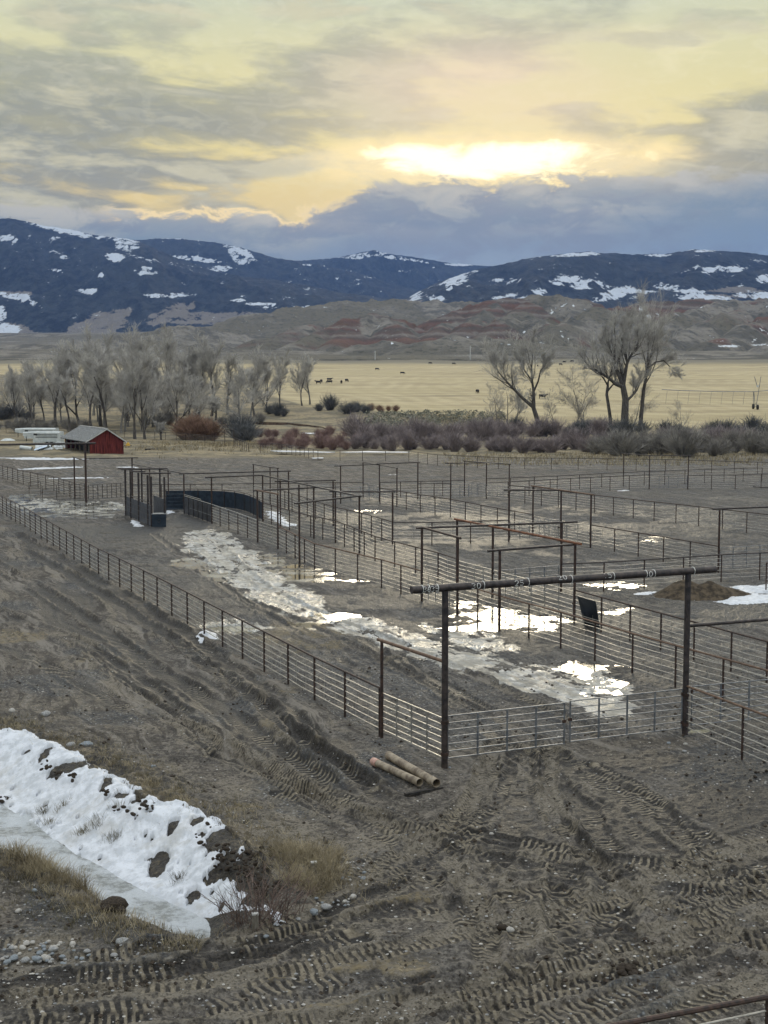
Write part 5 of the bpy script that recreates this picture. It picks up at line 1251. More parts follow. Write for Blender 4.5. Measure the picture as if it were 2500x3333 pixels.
bushes('purple', [(x + _b.uniform(-12, 12), 1418 + _b.uniform(-14, 10), _b.uniform(.9, 1.4)) for x in range(1600, 2000, 34)], "dull purple shrub under the right cluster of trees", "shrubs under the right cluster of trees")
bushes('grey', [(x + _b.uniform(-14, 14), 1476 + _b.uniform(-8, 10), _b.uniform(1.1, 1.55)) for x in range(1930, 2560, 36)], "pale grey willow behind the right part of the perimeter fence", "pale grey willows behind the perimeter fence")
bushes('purple', [(x + _b.uniform(-14, 14), 1460 + _b.uniform(-8, 6), _b.uniform(1.15, 1.5)) for x in range(2120, 2560, 44)], "dark purple willow in the thicket at the right edge", "dark willows at the right edge")
bushes('blue', [(x + _b.uniform(-10, 10), 1425 + _b.uniform(-10, 8), _b.uniform(1.0, 1.5)) for x in range(2170, 2560, 40)], "dark blue-grey brush behind the grey willows at right", "dark brush behind the right willows")
bushes('blue', [(1770, 1420, 1.3), (1880, 1425, 1.5), (1905, 1418, 1.5), (2010, 1425, 1.4), (2035, 1428, 1.3), (2090, 1415, 1.4), (1680, 1405, 1.2), (1985, 1418, 1.0)], "dark brush growing round a trunk of the right cluster", "dark brush at the trunks of the right cluster")
bushes('blue', [(905, 1350, 1.25), (925, 1352, 1.0), (880, 1348, 1.0), (1075, 1335, 1.65), (1160, 1342, 1.35), (1190, 1345, 1.2), (1130, 1348, 1.1), (1040, 1338, .9)],
       ["blue-grey brush clump left of the two on the creek meadow", "blue-grey brush beside the left meadow clump", "small blue-grey brush at the end of the meadow clump", "tall dark fan shaped brush at the edge of the hay field", "wide blue-grey brush below the hay field", "wide blue-grey brush, right end, below the hay field", "low brush between the fan shaped brush and the wide one", "low brush at the foot of the rightmost grove tree"], "blue-grey brush on the creek meadow")
bushes('rust', [(600, 1430, 1.45), (625, 1432, 1.6), (655, 1432, 1.6), (685, 1432, 1.4), (640, 1425, 1.5)], "rusty brown willow clump behind the dense rails right of the barn", "rusty brown willows right of the barn")
bushes('blue', [(20, 1368, 1.9), (60, 1362, 1.7), (-15, 1372, 1.8), (95, 1372, 1.1)], "dark brush at the left edge above the trailers", "dark brush at the left edge")
bushes('grey', [(x + _b.uniform(-8, 8), 1398 + _b.uniform(-4, 10), _b.uniform(.7, 1.1)) for x in range(0, 300, 30)], "grey brown brush in front of the left grove, behind the trailers", "brush in front of the left grove")
bushes('grey', [(x + _b.uniform(-8, 8), 1385 + _b.uniform(-12, 10), _b.uniform(.7, 1.2)) for x in range(480, 850, 40)], "grey brush under the far grove", "brush under the far grove")
bushes('blue', [(783, 1432, 1.5), (800, 1436, 1.2)], "dark brush at the foot of the pale grey forked tree", "dark brush beside the small far arch")
bushes('rust', [(x + _b.uniform(-8, 8), 1338 + _b.uniform(-4, 4), _b.uniform(.5, .7)) for x in range(1210, 1300, 20)], "low reddish brush along the foot of the hay field", "low reddish brush at the field edge")
# sagebrush flat: too many to count
r_ = random.Random(9); mb = MB()
for i in range(560):
    px, py = r_.uniform(1190, 1640), 0
    py = r_.uniform(1338, 1392) + abs(px - 1450) * .03; p = terr(px, py); s = r_.uniform(.5, 1.0)
    for k in range(26):
        d = rv(r_, 1).normalized(); d.z = abs(d.z); q = p + Vector((d.x * s * .9, d.y * s * .9, d.z * s * .8)); u = rv(r_, .16 * s); v = rv(r_, .16 * s)
        mb.poly([q - u, q + v, q + u - v * .4])
o = mb.build("sagebrush", M_SAGE, None, False); tag(o, "pale grey-green sagebrush flat in front of the hay field", "sagebrush", kind="stuff")
r_ = random.Random(10); mb = MB()
for i in range(2000):
    if i % 3 == 0: px, py = r_.uniform(410, 900), 1440 + abs(r_.gauss(0, 14))
    elif i % 3 == 1: px, py = r_.uniform(1450, 2500), r_.uniform(1478, 1515)
    else: px, py = r_.uniform(1340, 1640), r_.uniform(1350, 1405)
    p = terr(px, py)
    for k in range(4):
        a = rv(r_, .35); a.z = 0; q = p + a; t_ = q + Vector((r_.gauss(0, .15), r_.gauss(0, .15), r_.uniform(.3, .75))); mb.poly([q + Vector((-.06, 0, -.05)), q + Vector((.06, 0, -.05)), t_])
o = mb.build("tall_dry_grass", M_STRAW, None, False); tag(o, "tall straw coloured grass along the fences and the creek", "grass", kind="stuff")
# cut creek bank, dark earth under a grassy lip
a_ = [(780, 1372), (850, 1376), (930, 1378), (1000, 1384), (1050, 1392), (1075, 1402)]
top = [terr(x, y) + Vector((0, 0, .25)) for x, y in a_]; bot = [q + Vector((0, -1.2, -2.1)) for q in top]
mb = MB()
for i in range(len(top) - 1):
    mb.poly([bot[i], bot[i + 1], top[i + 1], top[i]]); mb.poly([top[i], top[i + 1], top[i + 1] + Vector((0, 5, -.4)), top[i] + Vector((0, 5, -.4))])
o = mb.build("creek_bank", simple("cut_earth", (.05, .034, .025), (.12, .085, .06), 1.2, .95, .1, det=8, bdist=.2, bstr=.6), None, False); tag(o, "cut earth bank of the creek above the red willows", "bank", kind="structure")

# ------------------------------------------------------------------ barn, trailers, scrap
M_RED = simple("red_board_wall", (0.06, 0.012, 0.012), (0.19, 0.042, 0.036), 1.6, .85, .2, stretch=(6, 6, .3), det=8, lo=.40, hi=.60)
M_SHING = simple("worn_shingles", (0.10, 0.105, 0.105), (0.27, 0.275, 0.27), 2.2, .9, .2, stretch=(1, 1.6, 2.4), det=8)
M_TRIMW = simple("pale_trim", (0.40, 0.40, 0.38), (0.6, 0.6, 0.58), 4, .8)
def barn():
    A = gp(293, 1475); A.z = hz(A.x, A.y)
    T = thing("red_barn", "small red barn with a grey shingle roof and one open side", "barn", A, rz=math.radians(25))
    def part(name, mb, mat, par=T, smooth=False):
        me = mb.mesh(name, mat, smooth); return child(name, me, par)
    Wd, L = 5.5, 19.0
    f = [(0, -.2), (Wd, -.2), (Wd, 2.0), (2.75, 3.85), (0, 2.25)]
    part("gable_wall", MB().slab([(x, 0, z) for x, z in f], (0, .12, 0)), M_RED)
    part("gable_wall", MB().slab([(x, L - .12, z) for x, z in f], (0, .12, 0)), M_RED)
    part("side_wall", MB().slab([(Wd, .12, -.2), (Wd, L - .12, -.2), (Wd, L - .12, 2.0), (Wd, .12, 2.0)], (-.12, 0, 0)), M_RED)
    part("partition", MB().slab([(1.9, .2, -.2), (1.9, L - .3, -.2), (1.9, L - .3, 2.6), (1.9, .2, 2.6)], (.1, 0, 0)), M_DARKWOOD)
    for k in range(6): part("post", MB().box((.05, .9 + k * 3.4, 1.0), (.16, .16, 2.4)), M_WOOD)
    rf = part("roof", MB().slab([(-.75, -.35, 1.88), (2.75, -.35, 3.92), (2.75, L + .3, 3.92), (-.75, L + .3, 1.88)], (-.06, 0, .13)).slab([(2.752, -.35, 3.92), (5.95, -.35, 1.76), (5.95, L + .3, 1.76), (2.752, L + .3, 3.92)], (.06, 0, .13)), M_SHING)
    rc = MB().box((2.75, L / 2, 4.07), (.34, L + .66, .07)).mesh("ridge_cap", M_TRIMW, False); child("ridge_cap", rc, rf)
    bb = MB().slab([(-.78, -.40, 1.80), (2.75, -.40, 3.86), (2.75, -.40, 4.06), (-.78, -.40, 2.0)], (0, .04, 0)).slab([(2.753, -.40, 3.86), (5.99, -.40, 1.68), (5.99, -.40, 1.88), (2.753, -.40, 4.06)], (0, .04, 0)).mesh("bargeboard", M_TRIMW, False); child("bargeboard", bb, rf)
    return T
barn()
def trailer(px, py, Ll, label, back=0, rz=math.pi - .13):
    p = terr(px, py); p.y += back
    T = thing("stock_trailer", label, "trailer", p, "white stock trailers beside the barn", rz)
    def part(n, mb, mat, par=T, s=False): return child(n, mb.mesh(n, mat, s), par)
    H, Wd = 2.05, 2.0
    sec = [(-Wd / 2, .55), (Wd / 2, .55), (Wd / 2, H + .35), (Wd / 2 - .25, H + .55), (-Wd / 2 + .25, H + .55), (-Wd / 2, H + .35)]
    part("body", MB().slab([(0, y, z) for y, z in sec], (Ll - 2.0, 0, 0)), M_WHITE)
    s2 = [(-Wd / 2, 1.55), (Wd / 2, 1.55), (Wd / 2, H + .35), (Wd / 2 - .25, H + .55), (-Wd / 2 + .25, H + .55), (-Wd / 2, H + .35)]
    nose = MB(); n = len(s2); 
    nose.v += [Vector((Ll - 2.0, y, z)) for y, z in s2] + [Vector((Ll, y * .7, max(1.75, z - .12))) for y, z in s2]
    nose.f += [tuple(range(n))[::-1], tuple(range(n, 2 * n))] + [(i, (i + 1) % n, n + (i + 1) % n, n + i) for i in range(n)]
    part("gooseneck", nose, M_WHITE)
    for sgn in (-1, 1):
        for k in range(3): part("vent_slot", MB().box((Ll * .36, sgn * (Wd / 2 + .005), 1.5 + .27 * k), (Ll * .58, .02, .10)), M_TRIM)
        for k in range(2):
            w = part("wheel", MB().tube((1.6 + k * .9, sgn * (Wd / 2 - .12), .36), (1.6 + k * .9, sgn * (Wd / 2 + .06), .36), .36, n=14), M_TRIM)
            child("rim", MB().tube((1.6 + k * .9, sgn * (Wd / 2 + .02), .36), (1.6 + k * .9, sgn * (Wd / 2 + .07), .36), .18, n=12).mesh("rim", M_GALV), w)
        part("fender", MB().box((2.05, sgn * (Wd / 2 + .05), .78), (2.0, .22, .06)), M_WHITE)
    part("coupler", MB().tube((Ll - .35, 0, 1.7), (Ll - .35, 0, .75), .06), M_TRIM); part("landing_leg", MB().tube((Ll - 2.2, .3, .6), (Ll - 2.2, .3, 0), .05), M_TRIM)
    part("door_window", MB().box((Ll - 2.5, Wd / 2 + .006, 2.05), (.7, .02, .3)), M_TRIM)
    return T
trailer(203, 1450, 7.2, "nearer white stock trailer with dark vent slots, beside the red barn")
trailer(188, 1436, 8.4, "longer white trailer parked behind the slotted one, only its roof and nose showing")
p = terr(193, 1455)
T = thing("camper_shell", "small white camper shell with a grey window standing by the trailer", "camper shell", p)
MB().slab([p + Vector((-.75, 0, 0)), p + Vector((.75, 0, 0)), p + Vector((.62, 0, .95)), p + Vector((-.62, 0, .95))], (0, 1.8, 0)).build("shell", M_WHITE, T, False)
MB().box(p + Vector((.0, -.01, .58)), (.8, .02, .42)).build("window", M_GATE, T, False)
def roundsheet(px, py, L, r, a0, a1, rz, mat, label, name="sheet_metal", tilt=0.0, z=0.0, cat="scrap metal"):
    p = terr(px, py); mb = MB(); n = 10
    M = Matrix.Rotation(rz, 3, 'Z') @ Matrix.Rotation(tilt, 3, 'Y')
    for i in range(n + 1):
        a = a0 + (a1 - a0) * i / n
        for x in (0, L):
            for q in (r, r - .03): mb.v.append(p + Vector((0, 0, z)) + M @ Vector((x, q * math.cos(a), q * math.sin(a))))
    for i in range(n):
        o = i * 4; mb.f += [(o, o + 2, o + 6, o + 4), (o + 1, o + 5, o + 7, o + 3), (o, o + 4, o + 5, o + 1), (o + 2, o + 3, o + 7, o + 6)]
    ob = mb.build(name, mat, None); tag(ob, label, cat); return ob
roundsheet(118, 1463, 2.6, 1.05, .0, 3.1, .1, M_GALV, "big curved grey-blue sheet standing like an arch in the scrap heap", name="culvert_half")
roundsheet(119, 1468, 2.4, .9, .5, 2.4, -.15, M_BLUEW, "pale blue curved sheet lying in front of the grey arch", tilt=-.28, z=-.45)
roundsheet(66, 1464, 2.1, .38, 0, 6.28, -.1, M_WHITE, "short white pipe lying left of the scrap heap", name="white_pipe", tilt=.12, z=.4)
r_ = random.Random(3)
for i, lab in enumerate(["crumpled white sheet at the front of the scrap heap", "twisted white strip on the scrap heap", "bent pale sheet under the camper shell", "white board lying across the scrap", "flat pale sheet at the right end of the scrap heap", "narrow white strip beside the barn posts"]):
    p = terr(168 + i * 7, 1466 - (i % 3) * 3); mb = MB(); L = r_.uniform(.8, 1.6)
    pts = [p + Vector((-L / 2 + L * k / 4, r_.uniform(-.2, .2), .15 + r_.uniform(0, .35))) for k in range(5)]
    for a, b in zip(pts[:-1], pts[1:]): mb.slab([a, b, b + Vector((.05, .35, .12)), a + Vector((.05, .35, .15))], (0, 0, .03))
    tag(mb.build("scrap_sheet", M_WHITE if i % 2 else M_GALV, None, False), lab, "scrap metal", "white scrap between the trailers and the barn")
p = terr(25, 1434); mb = MB(); n = 9
for j in range(5):
    for i in range(n): mb.v.append(p + Vector((-1.3 + 2.6 * i / (n - 1), j * .5 - .6, .5 * math.sin(math.pi * i / (n - 1)) ** .6 * math.sin(math.pi * j / 4) ** .5 * (1 + .2 * r_.uniform(-1, 1)))))
for j in range(4):
    for i in range(n - 1): o = j * n + i; mb.f.append((o, o + 1, o + n + 1, o + n))
tag(mb.build("white_tarp", M_WHITE, None), "white tarp mound at the left edge in front of the trailers", "tarp")
p = terr(417, 1456)
T = thing("yellow_machine", "small yellow farm implement lying right of the red barn", "farm implement", p)
MB().path([p + Vector((0, 0, .2)), p + Vector((0, 0, .55)), p + Vector((0, 0, .95))], [.45, .38, .08], 8).build("hopper", M_YEL, T)
MB().box(p + Vector((.1, 0, .18)), (1.3, .5, .14)).build("frame", M_YEL, T, False)
for s in (-.5, .6): MB().tube(p + Vector((s, -.3, .22)), p + Vector((s, -.2, .22)), .22, n=12).build("wheel", M_TRIM, T)
for i, (px, py, L, lab) in enumerate([(470, 1455, 1.4, "dark log lying in the straw right of the barn"), (490, 1463, 1.9, "grey plank pile in the straw right of the barn"), (512, 1462, 1.3, "pale broken boards at the right of the plank pile"), (480, 1466, .9, "short dark beam in front of the plank pile")]):
    p = terr(px, py); MBx = MB()
    MBx.tube(p + Vector((-L / 2, 0, .14)), p + Vector((L / 2, .4, .18)), .14, .11, 7)
    tag(MBx.build("old_log", M_DARKWOOD if i % 3 == 0 else M_WOOD, None), lab, "log")

# ------------------------------------------------------------------ cattle, irrigation pipe, poles
def cow_mesh(head_down=True):
    mb = MB()
    mb.path([(-1.1, 0, 1.0), (-1.0, 0, 1.02), (-.6, 0, .98), (0, 0, .92), (.5, 0, .95), (.85, 0, 1.0), (1.0, 0, 1.02)], [.12, .34, .38, .42, .42, .36, .2], 12)
    if head_down: mb.path([(.85, 0, 1.05), (1.15, 0, .95), (1.38, 0, .62), (1.5, 0, .32), (1.6, 0, .12)], [.3, .24, .18, .15, .09], 10)
    else: mb.path([(.85, 0, 1.05), (1.15, 0, 1.2), (1.35, 0, 1.35), (1.55, 0, 1.28), (1.75, 0, 1.15)], [.3, .24, .17, .15, .09], 10)
    for x in (-.85, .75):
        for y in (-.2, .2):
            k = .08 if x < 0 else -.02
            mb.path([(x, y, .85), (x + k * .6, y, .52), (x - k, y, .42), (x - k * .6, y, .03)], [.19, .11, .08, .075], 7)
    mb.path([(-1.1, 0, 1.2), (-1.22, 0, 1.0), (-1.22, 0, .5)], [.04, .03, .05], 5)
    hx_ = (1.33, .72) if head_down else (1.42, 1.42)
    for s in (-1, 1): mb.path([(hx_[0], s * .1, hx_[1]), (hx_[0] - .05, s * .3, hx_[1] + .02)], [.05, .03], 5)
    o = mb.build("cow", None); md = o.modifiers.new("fuse", 'REMESH'); md.mode = 'VOXEL'; md.voxel_size = .05; md.use_smooth_shade = True
    dg = bpy.context.evaluated_depsgraph_get(); me = bpy.data.meshes.new_from_object(o.evaluated_get(dg)); me.materials.clear(); me.materials.append(M_COW)
    bpy.data.objects.remove(o); return me
CM = [cow_mesh(True), cow_mesh(False)]
for px, py, k, rz, lab in [(1227, 1206, 0, .2, "black cow grazing alone below the left utility pole"), (1309, 1217, 0, -.1, "black cow grazing lower right of the one below the left pole"), (1073, 1239, 1, 0, "uppermost black cow of the small herd beside the grove"),
        (1074, 1251, 0, 3.1, "black cow grazing in front of the uppermost cow of the herd"), (1047, 1246, 0, 1.4, "black cow seen from behind at the left of the small herd"), (1037, 1252, 1, 2.8, "leftmost cow of the small herd, half behind twigs"),
        (1112, 1250, 0, 1.7, "black cow facing away at the right of the small herd"), (1129, 1244, 0, 1.1, "rightmost black cow of the small herd"), (1553, 1279, 0, 1.2, "black cow standing left of the right cluster of trees"),
        (1764, 1300, 1, .05, "nearest and largest black cow, between the right cluster trunks"), (1748, 1193, 0, 1.4, "tiny black cow seen through the twigs of the leaning cottonwood"), (1821, 1190, 0, .3, "lower cow of the three near the field's far edge"),
        (1833, 1183, 1, .1, "middle cow of the three near the field's far edge"), (1859, 1181, 0, 3.0, "right cow of the three near the field's far edge"), (1399, 1186, 0, .2, "left one of two cows by the far edge of the field, mid picture"),
        (1475, 1187, 0, -.1, "right one of two cows by the far edge of the field, mid picture"), (69, 1279, 1, 3.1, "lone black cow at the far left beyond the brush")]:
    p = terr(px, py); p.z = hz(p.x, p.y); o = bpy.data.objects.new("cow", CM[k]); link(o); o.location = p; o.rotation_euler = (0, 0, rz); o.scale = (1.08, 1.15, 1.1); tag(o, lab, "cow", "black cattle on the hay field")
pw = terr(2459, 1333); Yp = pw.y; pw.z = hz(pw.x, pw.y)
D = lambda x, y, dy=0: dp(x, y, Yp + dy)
T = thing("irrigation_pivot", "wheeled irrigation pipe with hanging hoses on the hay field", "irrigation pivot", pw)
MB().path([D(2154, 1268, 3), D(2250, 1272, 2), D(2350, 1275, 1), D(2450, 1275, 0), D(2560, 1266, -2), D(2700, 1255, -4)], .10, 7).build("water_pipe", M_GATE, T)
mp = Yp / F
for x, yy in ((2452, 1323), (2466, 1325)):
    c = D(x, yy); w_ = MB().tube(c + Vector((-.22, 0, 0)), c + Vector((.22, 0, 0)), 8.2 * mp, n=16).build("wheel", M_TRIM, T)
for a, b in (((2452, 1318), (2453, 1274)), ((2462, 1318), (2477, 1226)), ((2458, 1318), (2454, 1276)), ((2464, 1255), (2456, 1226))):
    MB().tube(D(*a), D(*b), .09, n=6).build("strut", M_GATE, T)
MB().tube(D(2448, 1322), D(2470, 1322), .08, n=6).build("axle", M_GATE, T)
MB().box(D(2466, 1257), (.5, .4, .6)).build("control_box", M_WHITE, T, False)
for k in range(8):
    x = 2172 + k * 36; y0 = 1271 + min(k, 4); MB().path([D(x, y0, 2), D(x - 3, y0 + 22, 2), D(x - 5, y0 + 42, 2)], .035, 4).build("drop_hose", M_GATE, T)
for x, y0, y1, lab in [(1221, 1142, 1173, "pale utility pole at the far left edge of the hay field"), (1531, 1126, 1171, "thin grey utility pole at the foot of the badlands")]:
    a = dp(x, y1, 1082); b = dp(x, y0, 1082); T = thing("utility_pole", lab, "utility pole", a); MB().tube(a, b, .45, .35, 6).build("pole", M_TRIMW, T); MB().box(b - Vector((0, 0, 1)), (2.4, .3, .3)).build("crossarm", M_TRIMW, T)

# ------------------------------------------------------------------ things lying near the gates and the ditch
def casing(a, b, r, za, zb_, label, cap):
    A_, B_ = gp(*a), gp(*b); A_.z = hz(A_.x, A_.y) + za; B_.z = hz(B_.x, B_.y) + zb_
    T = thing("casing_pipe", label, "steel pipe", A_, "loose steel pipes by the gatepost")
    d = (B_ - A_).normalized(); mb = MB()
    mb.path([A_, A_.lerp(B_, .5), B_], r, 18, cap=False); mb.path([B_, B_ - d * .5], [r - .012, r - .012], 18, cap=False)
    n0 = len(mb.v) - 36
    o = mb.build("pipe", M_CULV, T)
    MB().path([B_ - d * .45, B_ - d * .44], r - .014, 16).build("bore_shade_disc", M_BORE_SHADE, T)  # near-black disc in the hollow pipe, its inner shade put into the colour
    ring = MB()
    for k in range(18):
        t = 2 * math.pi * k / 18
        s = d.cross(Vector((0, 0, 1))).normalized(); u = d.cross(s)
        e1 = s * math.cos(t) + u * math.sin(t); t2 = 2 * math.pi * (k + 1) / 18; e2 = s * math.cos(t2) + u * math.sin(t2)
        ring.poly([B_ + e1 * r, B_ + e2 * r, B_ + e2 * (r - .012), B_ + e1 * (r - .012)])
    ring.build("pipe_lip", M_CULV, T, False)
    if cap: MB().path([A_ - d * .16, A_ + d * .12], r + .012, 18).build("end_cap", M_PINK, T)
    else: MB().path([A_ - d * .02, A_ + d * .12], r + .008, 18).build("end_collar", M_CULV, T)
    return T
casing((1224, 2486), (1366, 2560), .105, .10, .17, "left loose steel pipe with a pink end cap", True)
casing((1265, 2472), (1421, 2568), .115, .12, .19, "right loose steel pipe, uncapped, its open end on the timber", False)
a, b = gp(1319, 2583), gp(1440, 2562); a.z = hz(a.x, a.y) + .04; b.z = hz(b.x, b.y) + .04
d = b - a; mb = MB().box((a + b) / 2, (d.length, .11, .09), rz=math.atan2(d.y, d.x)); tag(mb.build("timber", M_DARKWOOD, None, False), "dark timber under the ends of the two loose pipes", "timber")
def stake(px, yt, yb, label):
    p = gp(px, yb); z = hz(p.x, p.y); p = gp(px, yb, z); t = dp(px, yt, p.y)
    T = thing("wooden_stake", label, "stake", p, "weathered stakes at the ditch end")
    s = (t.z - p.z + .2); MB().box(p + Vector((0, 0, s / 2 - .2)), (.125, .10, s), rz=.2).build("stake", M_WOOD, T, False); MB().box(p + Vector((0, 0, s - .19)), (.13, .105, .03), rz=.2).build("stake_top", M_TRIMW, T, False)
stake(1022, 2808, 2856, "grey wooden stake among the dry weeds"); stake(831, 2976, 3026, "grey wooden stake in front of the thorny shrub at the ditch end")
def rock_mesh(seed, mat, flat=.7):
    r_ = random.Random(seed); mb = MB(); n, m_ = 10, 7
    for j in range(m_):
        ph = math.pi * (j / (m_ - 1) - .5)
        for i in range(n):
            th = 2 * math.pi * i / n; v = Vector((math.cos(ph) * math.cos(th), math.cos(ph) * math.sin(th) * .8, math.sin(ph) * flat))
            q = float(fbm(np.array([v.x * 1.6 + seed]), np.array([v.y * 1.6 + v.z * 2.1]), 3, seed)[0]); mb.v.append(v * (.72 + .56 * q))
    for j in range(m_ - 1):
        for i in range(n): k = (i + 1) % n; mb.f.append((j * n + i, j * n + k, (j + 1) * n + k, (j + 1) * n + i))
    return mb.mesh("rock", mat)
RM = [rock_mesh(i * 3 + 1, M_ROCK[i % 3], .55 + .1 * (i % 3)) for i in range(9)]
def rock(px, py, rp, label, i, group=None, cat="rock", name="rock", sink=.35):
    p = gp(px, py); z = hz(p.x, p.y); p = gp(px, py, z); s = rp * p.y / F
    o = bpy.data.objects.new(name, RM[i % 9]); link(o); o.location = p + Vector((0, 0, s * (.6 - sink))); o.scale = (s, s, s * .9); o.rotation_euler = (0, 0, i * 1.9); tag(o, label, cat, group); return o
for i, (px, py, r, lab) in enumerate([(1062, 2956, 21, "largest pale grey rock at the corner of the ditch end"), (1022, 2972, 19, "bluish round rock left of the largest ditch end rock"), (1149, 2922, 13, "pale rock right of the row of small stones at the ditch end"),
        (971, 2994, 11, "small grey rock by the tyre track below the thorny shrub"), (1182, 2862, 12, "white stone at the right tip of the weedy ditch end"), (1128, 2812, 9, "small stone above the white one at the ditch end"), (1116, 2794, 10, "topmost stone of the weedy ditch end"),
        (866, 3050, 10, "pale stone on the lip below the left stake"), (1661, 3030, 15, "lone grey rock half sunk in the churned mud"), (149, 2328, 20, "bluish flat rock on the bank above the snow"), (282, 2432, 25, "largest dark grey rock on the ditch rim above the snow"),
        (39, 2318, 14, "pale rough rock near the left edge above the snow"), (232, 2428, 18, "brown grey rock left of the largest rim rock"), (499, 2497, 10, "small pale stone on the grassy rim"), (434, 2992, 17, "dark rock at the near edge of the frozen ditch"), (400, 3070, 25, "flat pale rock between the ditch and the cobble heap"),
        (113, 2900, 10, "small bluish stone on the near bank"), (60, 2968, 12, "grey stone on the near bank left of the grass tuft"), (372, 3112, 15, "rounded stone right of the cobble heap"), (2177, 2421, 9, "pale stone left of the thick gatepost foot"), (2231, 2424, 8, "pale stone in front of the thick gatepost"),
        (2227, 2447, 9, "flat stone below the thick gatepost"), (1464, 2500, 6, "small stone at the foot of the left gatepost"), (1600, 2716, 8, "grey stone beside the dark wheel track"), (2000, 2900, 6, "small white stone on the turning area")]):
    rock(px, py, r, lab, i)
r_ = random.Random(4)
for i in range(64):
    px, py = r_.gauss(115, 75), r_.uniform(3062, 3132)
    if px < -20 or px > 330: continue
    py += abs(px - 120) * .12; rock(px, py, r_.choice([7, 8, 9, 10, 12, 14, 18]), "rounded cobble in the heap at the lower left", i, "cobbles in the lower left heap", "cobble", "cobble", .15)
for i in range(14): rock(1080 + r_.uniform(-55, 70), 2944 + r_.uniform(-14, 12) - i * .5, r_.uniform(5, 8), "small pale stone in the row at the ditch end", i, "small stones in the row at the ditch end", "stone", "stone")
for i in range(12): rock(1130 + r_.uniform(-20, 60), 2840 + r_.uniform(-40, 25), r_.uniform(4, 8), "small stone on the right side of the weedy ditch end", i, "small stones beside the weedy ditch end", "stone", "stone")
# pebbles and clods trodden into the mud: too many to count
def scatter(name, n, mat, zone, smin, smax, label, seed, flat=.6):
    r_ = random.Random(seed); xy = []
    while len(xy) < n:
        px, py = r_.uniform(-60, 2560), r_.uniform(*zone); p = gp(px, py)
        xy.append((p.x, p.y))
    a = np.array(xy); z, ga_, gb_ = ground_fields(a[:, 0][None], a[:, 1][None], False); z = z[0]; gr_ = ga_[0][:, 3]; dsd = sdp(a[:, 0], a[:, 1], DITCH)
    mb = MB()
    for (x, y), zz, gq, dd in zip(xy, z, gr_, dsd):
        if dd > -.3: continue
        if r_.random() > .3 + .7 * gq: continue
        s = smin + (smax - smin) * r_.random() ** 3; b = len(mb.v); c = Vector((x, y, zz + s * flat * .25)); k = r_.uniform(0, 6)
        top = [c + Vector((math.cos(k + i * 1.257) * s * r_.uniform(.6, 1), math.sin(k + i * 1.257) * s * r_.uniform(.6, 1), s * flat * r_.uniform(-.1, .2))) for i in range(5)]
        mb.v += top + [c + Vector((r_.uniform(-.2, .2) * s, r_.uniform(-.2, .2) * s, s * flat * .75)), c - Vector((0, 0, s * .5))]
        for i in range(5): mb.f += [(b + i, b + (i + 1) % 5, b + 5), (b + (i + 1) % 5, b + i, b + 6)]
    tag(mb.build(name, mat, None), label, "gravel", kind="stuff")
scatter("gravel", 5200, M_ROCK[2], (1900, 3330), .012, .055, "pale pebbles scattered over the mud", 31)
scatter("gravel", 4200, M_ROCK[0], (2250, 3330), .012, .05, "grey pebbles scattered over the near mud", 32)
scatter("dirt_clods", 5200, M_CLOD, (2150, 3330), .02, .085, "dark clods of mud thrown up by tyres", 33, .8)
# soil heap
c0 = gp(2288, 1938); n = 40; gx, gy = np.meshgrid(np.linspace(-3.4, 3.4, n), np.linspace(-2.2, 2.2, n)); gx0, gy0 = gx * .82, gy * .82; hh = np.maximum.reduce([1.22 - np.hypot((gx + 1.15) / 1.15, gy / 1.0) * .62 * 1.2, .98 - np.hypot((gx - .35) / 1.5, (gy + .1) / 1.0) * .62, .55 - np.hypot((gx - 1.6) / 1.6, gy / 1.1) * .5])
hh = np.minimum(hh, hh * .6 + .36) + (fbm(gx * 2, gy * 2, 4, 501) - .5) * .22
o = grid_mesh("soil_heap", gx0 + c0.x, gy0 + c0.y, hh * .8 - .02, M_SOIL, keep=hh > -.12); tag(o, "heap of brown soil in front of the dark cross fence", "soil heap")
# ditch details: soil clods poking through the snow
for i, (px, py, rx, ry) in enumerate(SPOTS):
    if rx < 20: continue
    z0 = None
    for q in range(max(3, int(rx * ry / 100))):
        ox, oy = _r.uniform(-.75, .75) * rx, _r.uniform(-.6, .6) * ry
        p = gp(px + ox, py + oy, -.4); z = hz(p.x, p.y); p = gp(px + ox, py + oy, z)
        s = _r.uniform(.025, .07)
        o = bpy.data.objects.new("soil_clod", SOILM[q % 4]) if 'SOILM' in globals() else None
        if o is None:
            SOILM = [rock_mesh(60 + k, M_CLOD, .75) for k in range(4)]; o = bpy.data.objects.new("soil_clod", SOILM[q % 4])
        link(o); o.location = p + Vector((0, 0, .06)); o.scale = (s * 1.3, s, s * .9); o.rotation_euler = (_r.uniform(-.4, .4), _r.uniform(-.4, .4), _r.uniform(0, 6)); tag(o, "dark clod of soil showing through the snow on the ditch bank", "soil clod", "dark clods in the snow bank")
for i, (px, py, s) in enumerate([(371, 2962, .28), (355, 2968, .2), (390, 2968, .2), (1635, 3022, .12), *[(2050 + _r.gauss(0, 26), 3163 + _r.gauss(0, 16), _r.uniform(.04, .1)) for _q in range(40)]]):
    p = gp(px, py); p.z = hz(p.x, p.y); o = bpy.data.objects.new("soil_clod", SOILM[i % 4]); link(o); o.location = p + Vector((0, 0, s * .3)); o.scale = (s, s * .8, s * .75); o.rotation_euler = (0, 0, i)
    tag(o, "dark block of soil standing at the near edge of the frozen ditch" if i < 3 else "dark clod of mud on the churned turning area", "soil clod", "soil block at the ditch" if i < 3 else "dark clods on the turning area")
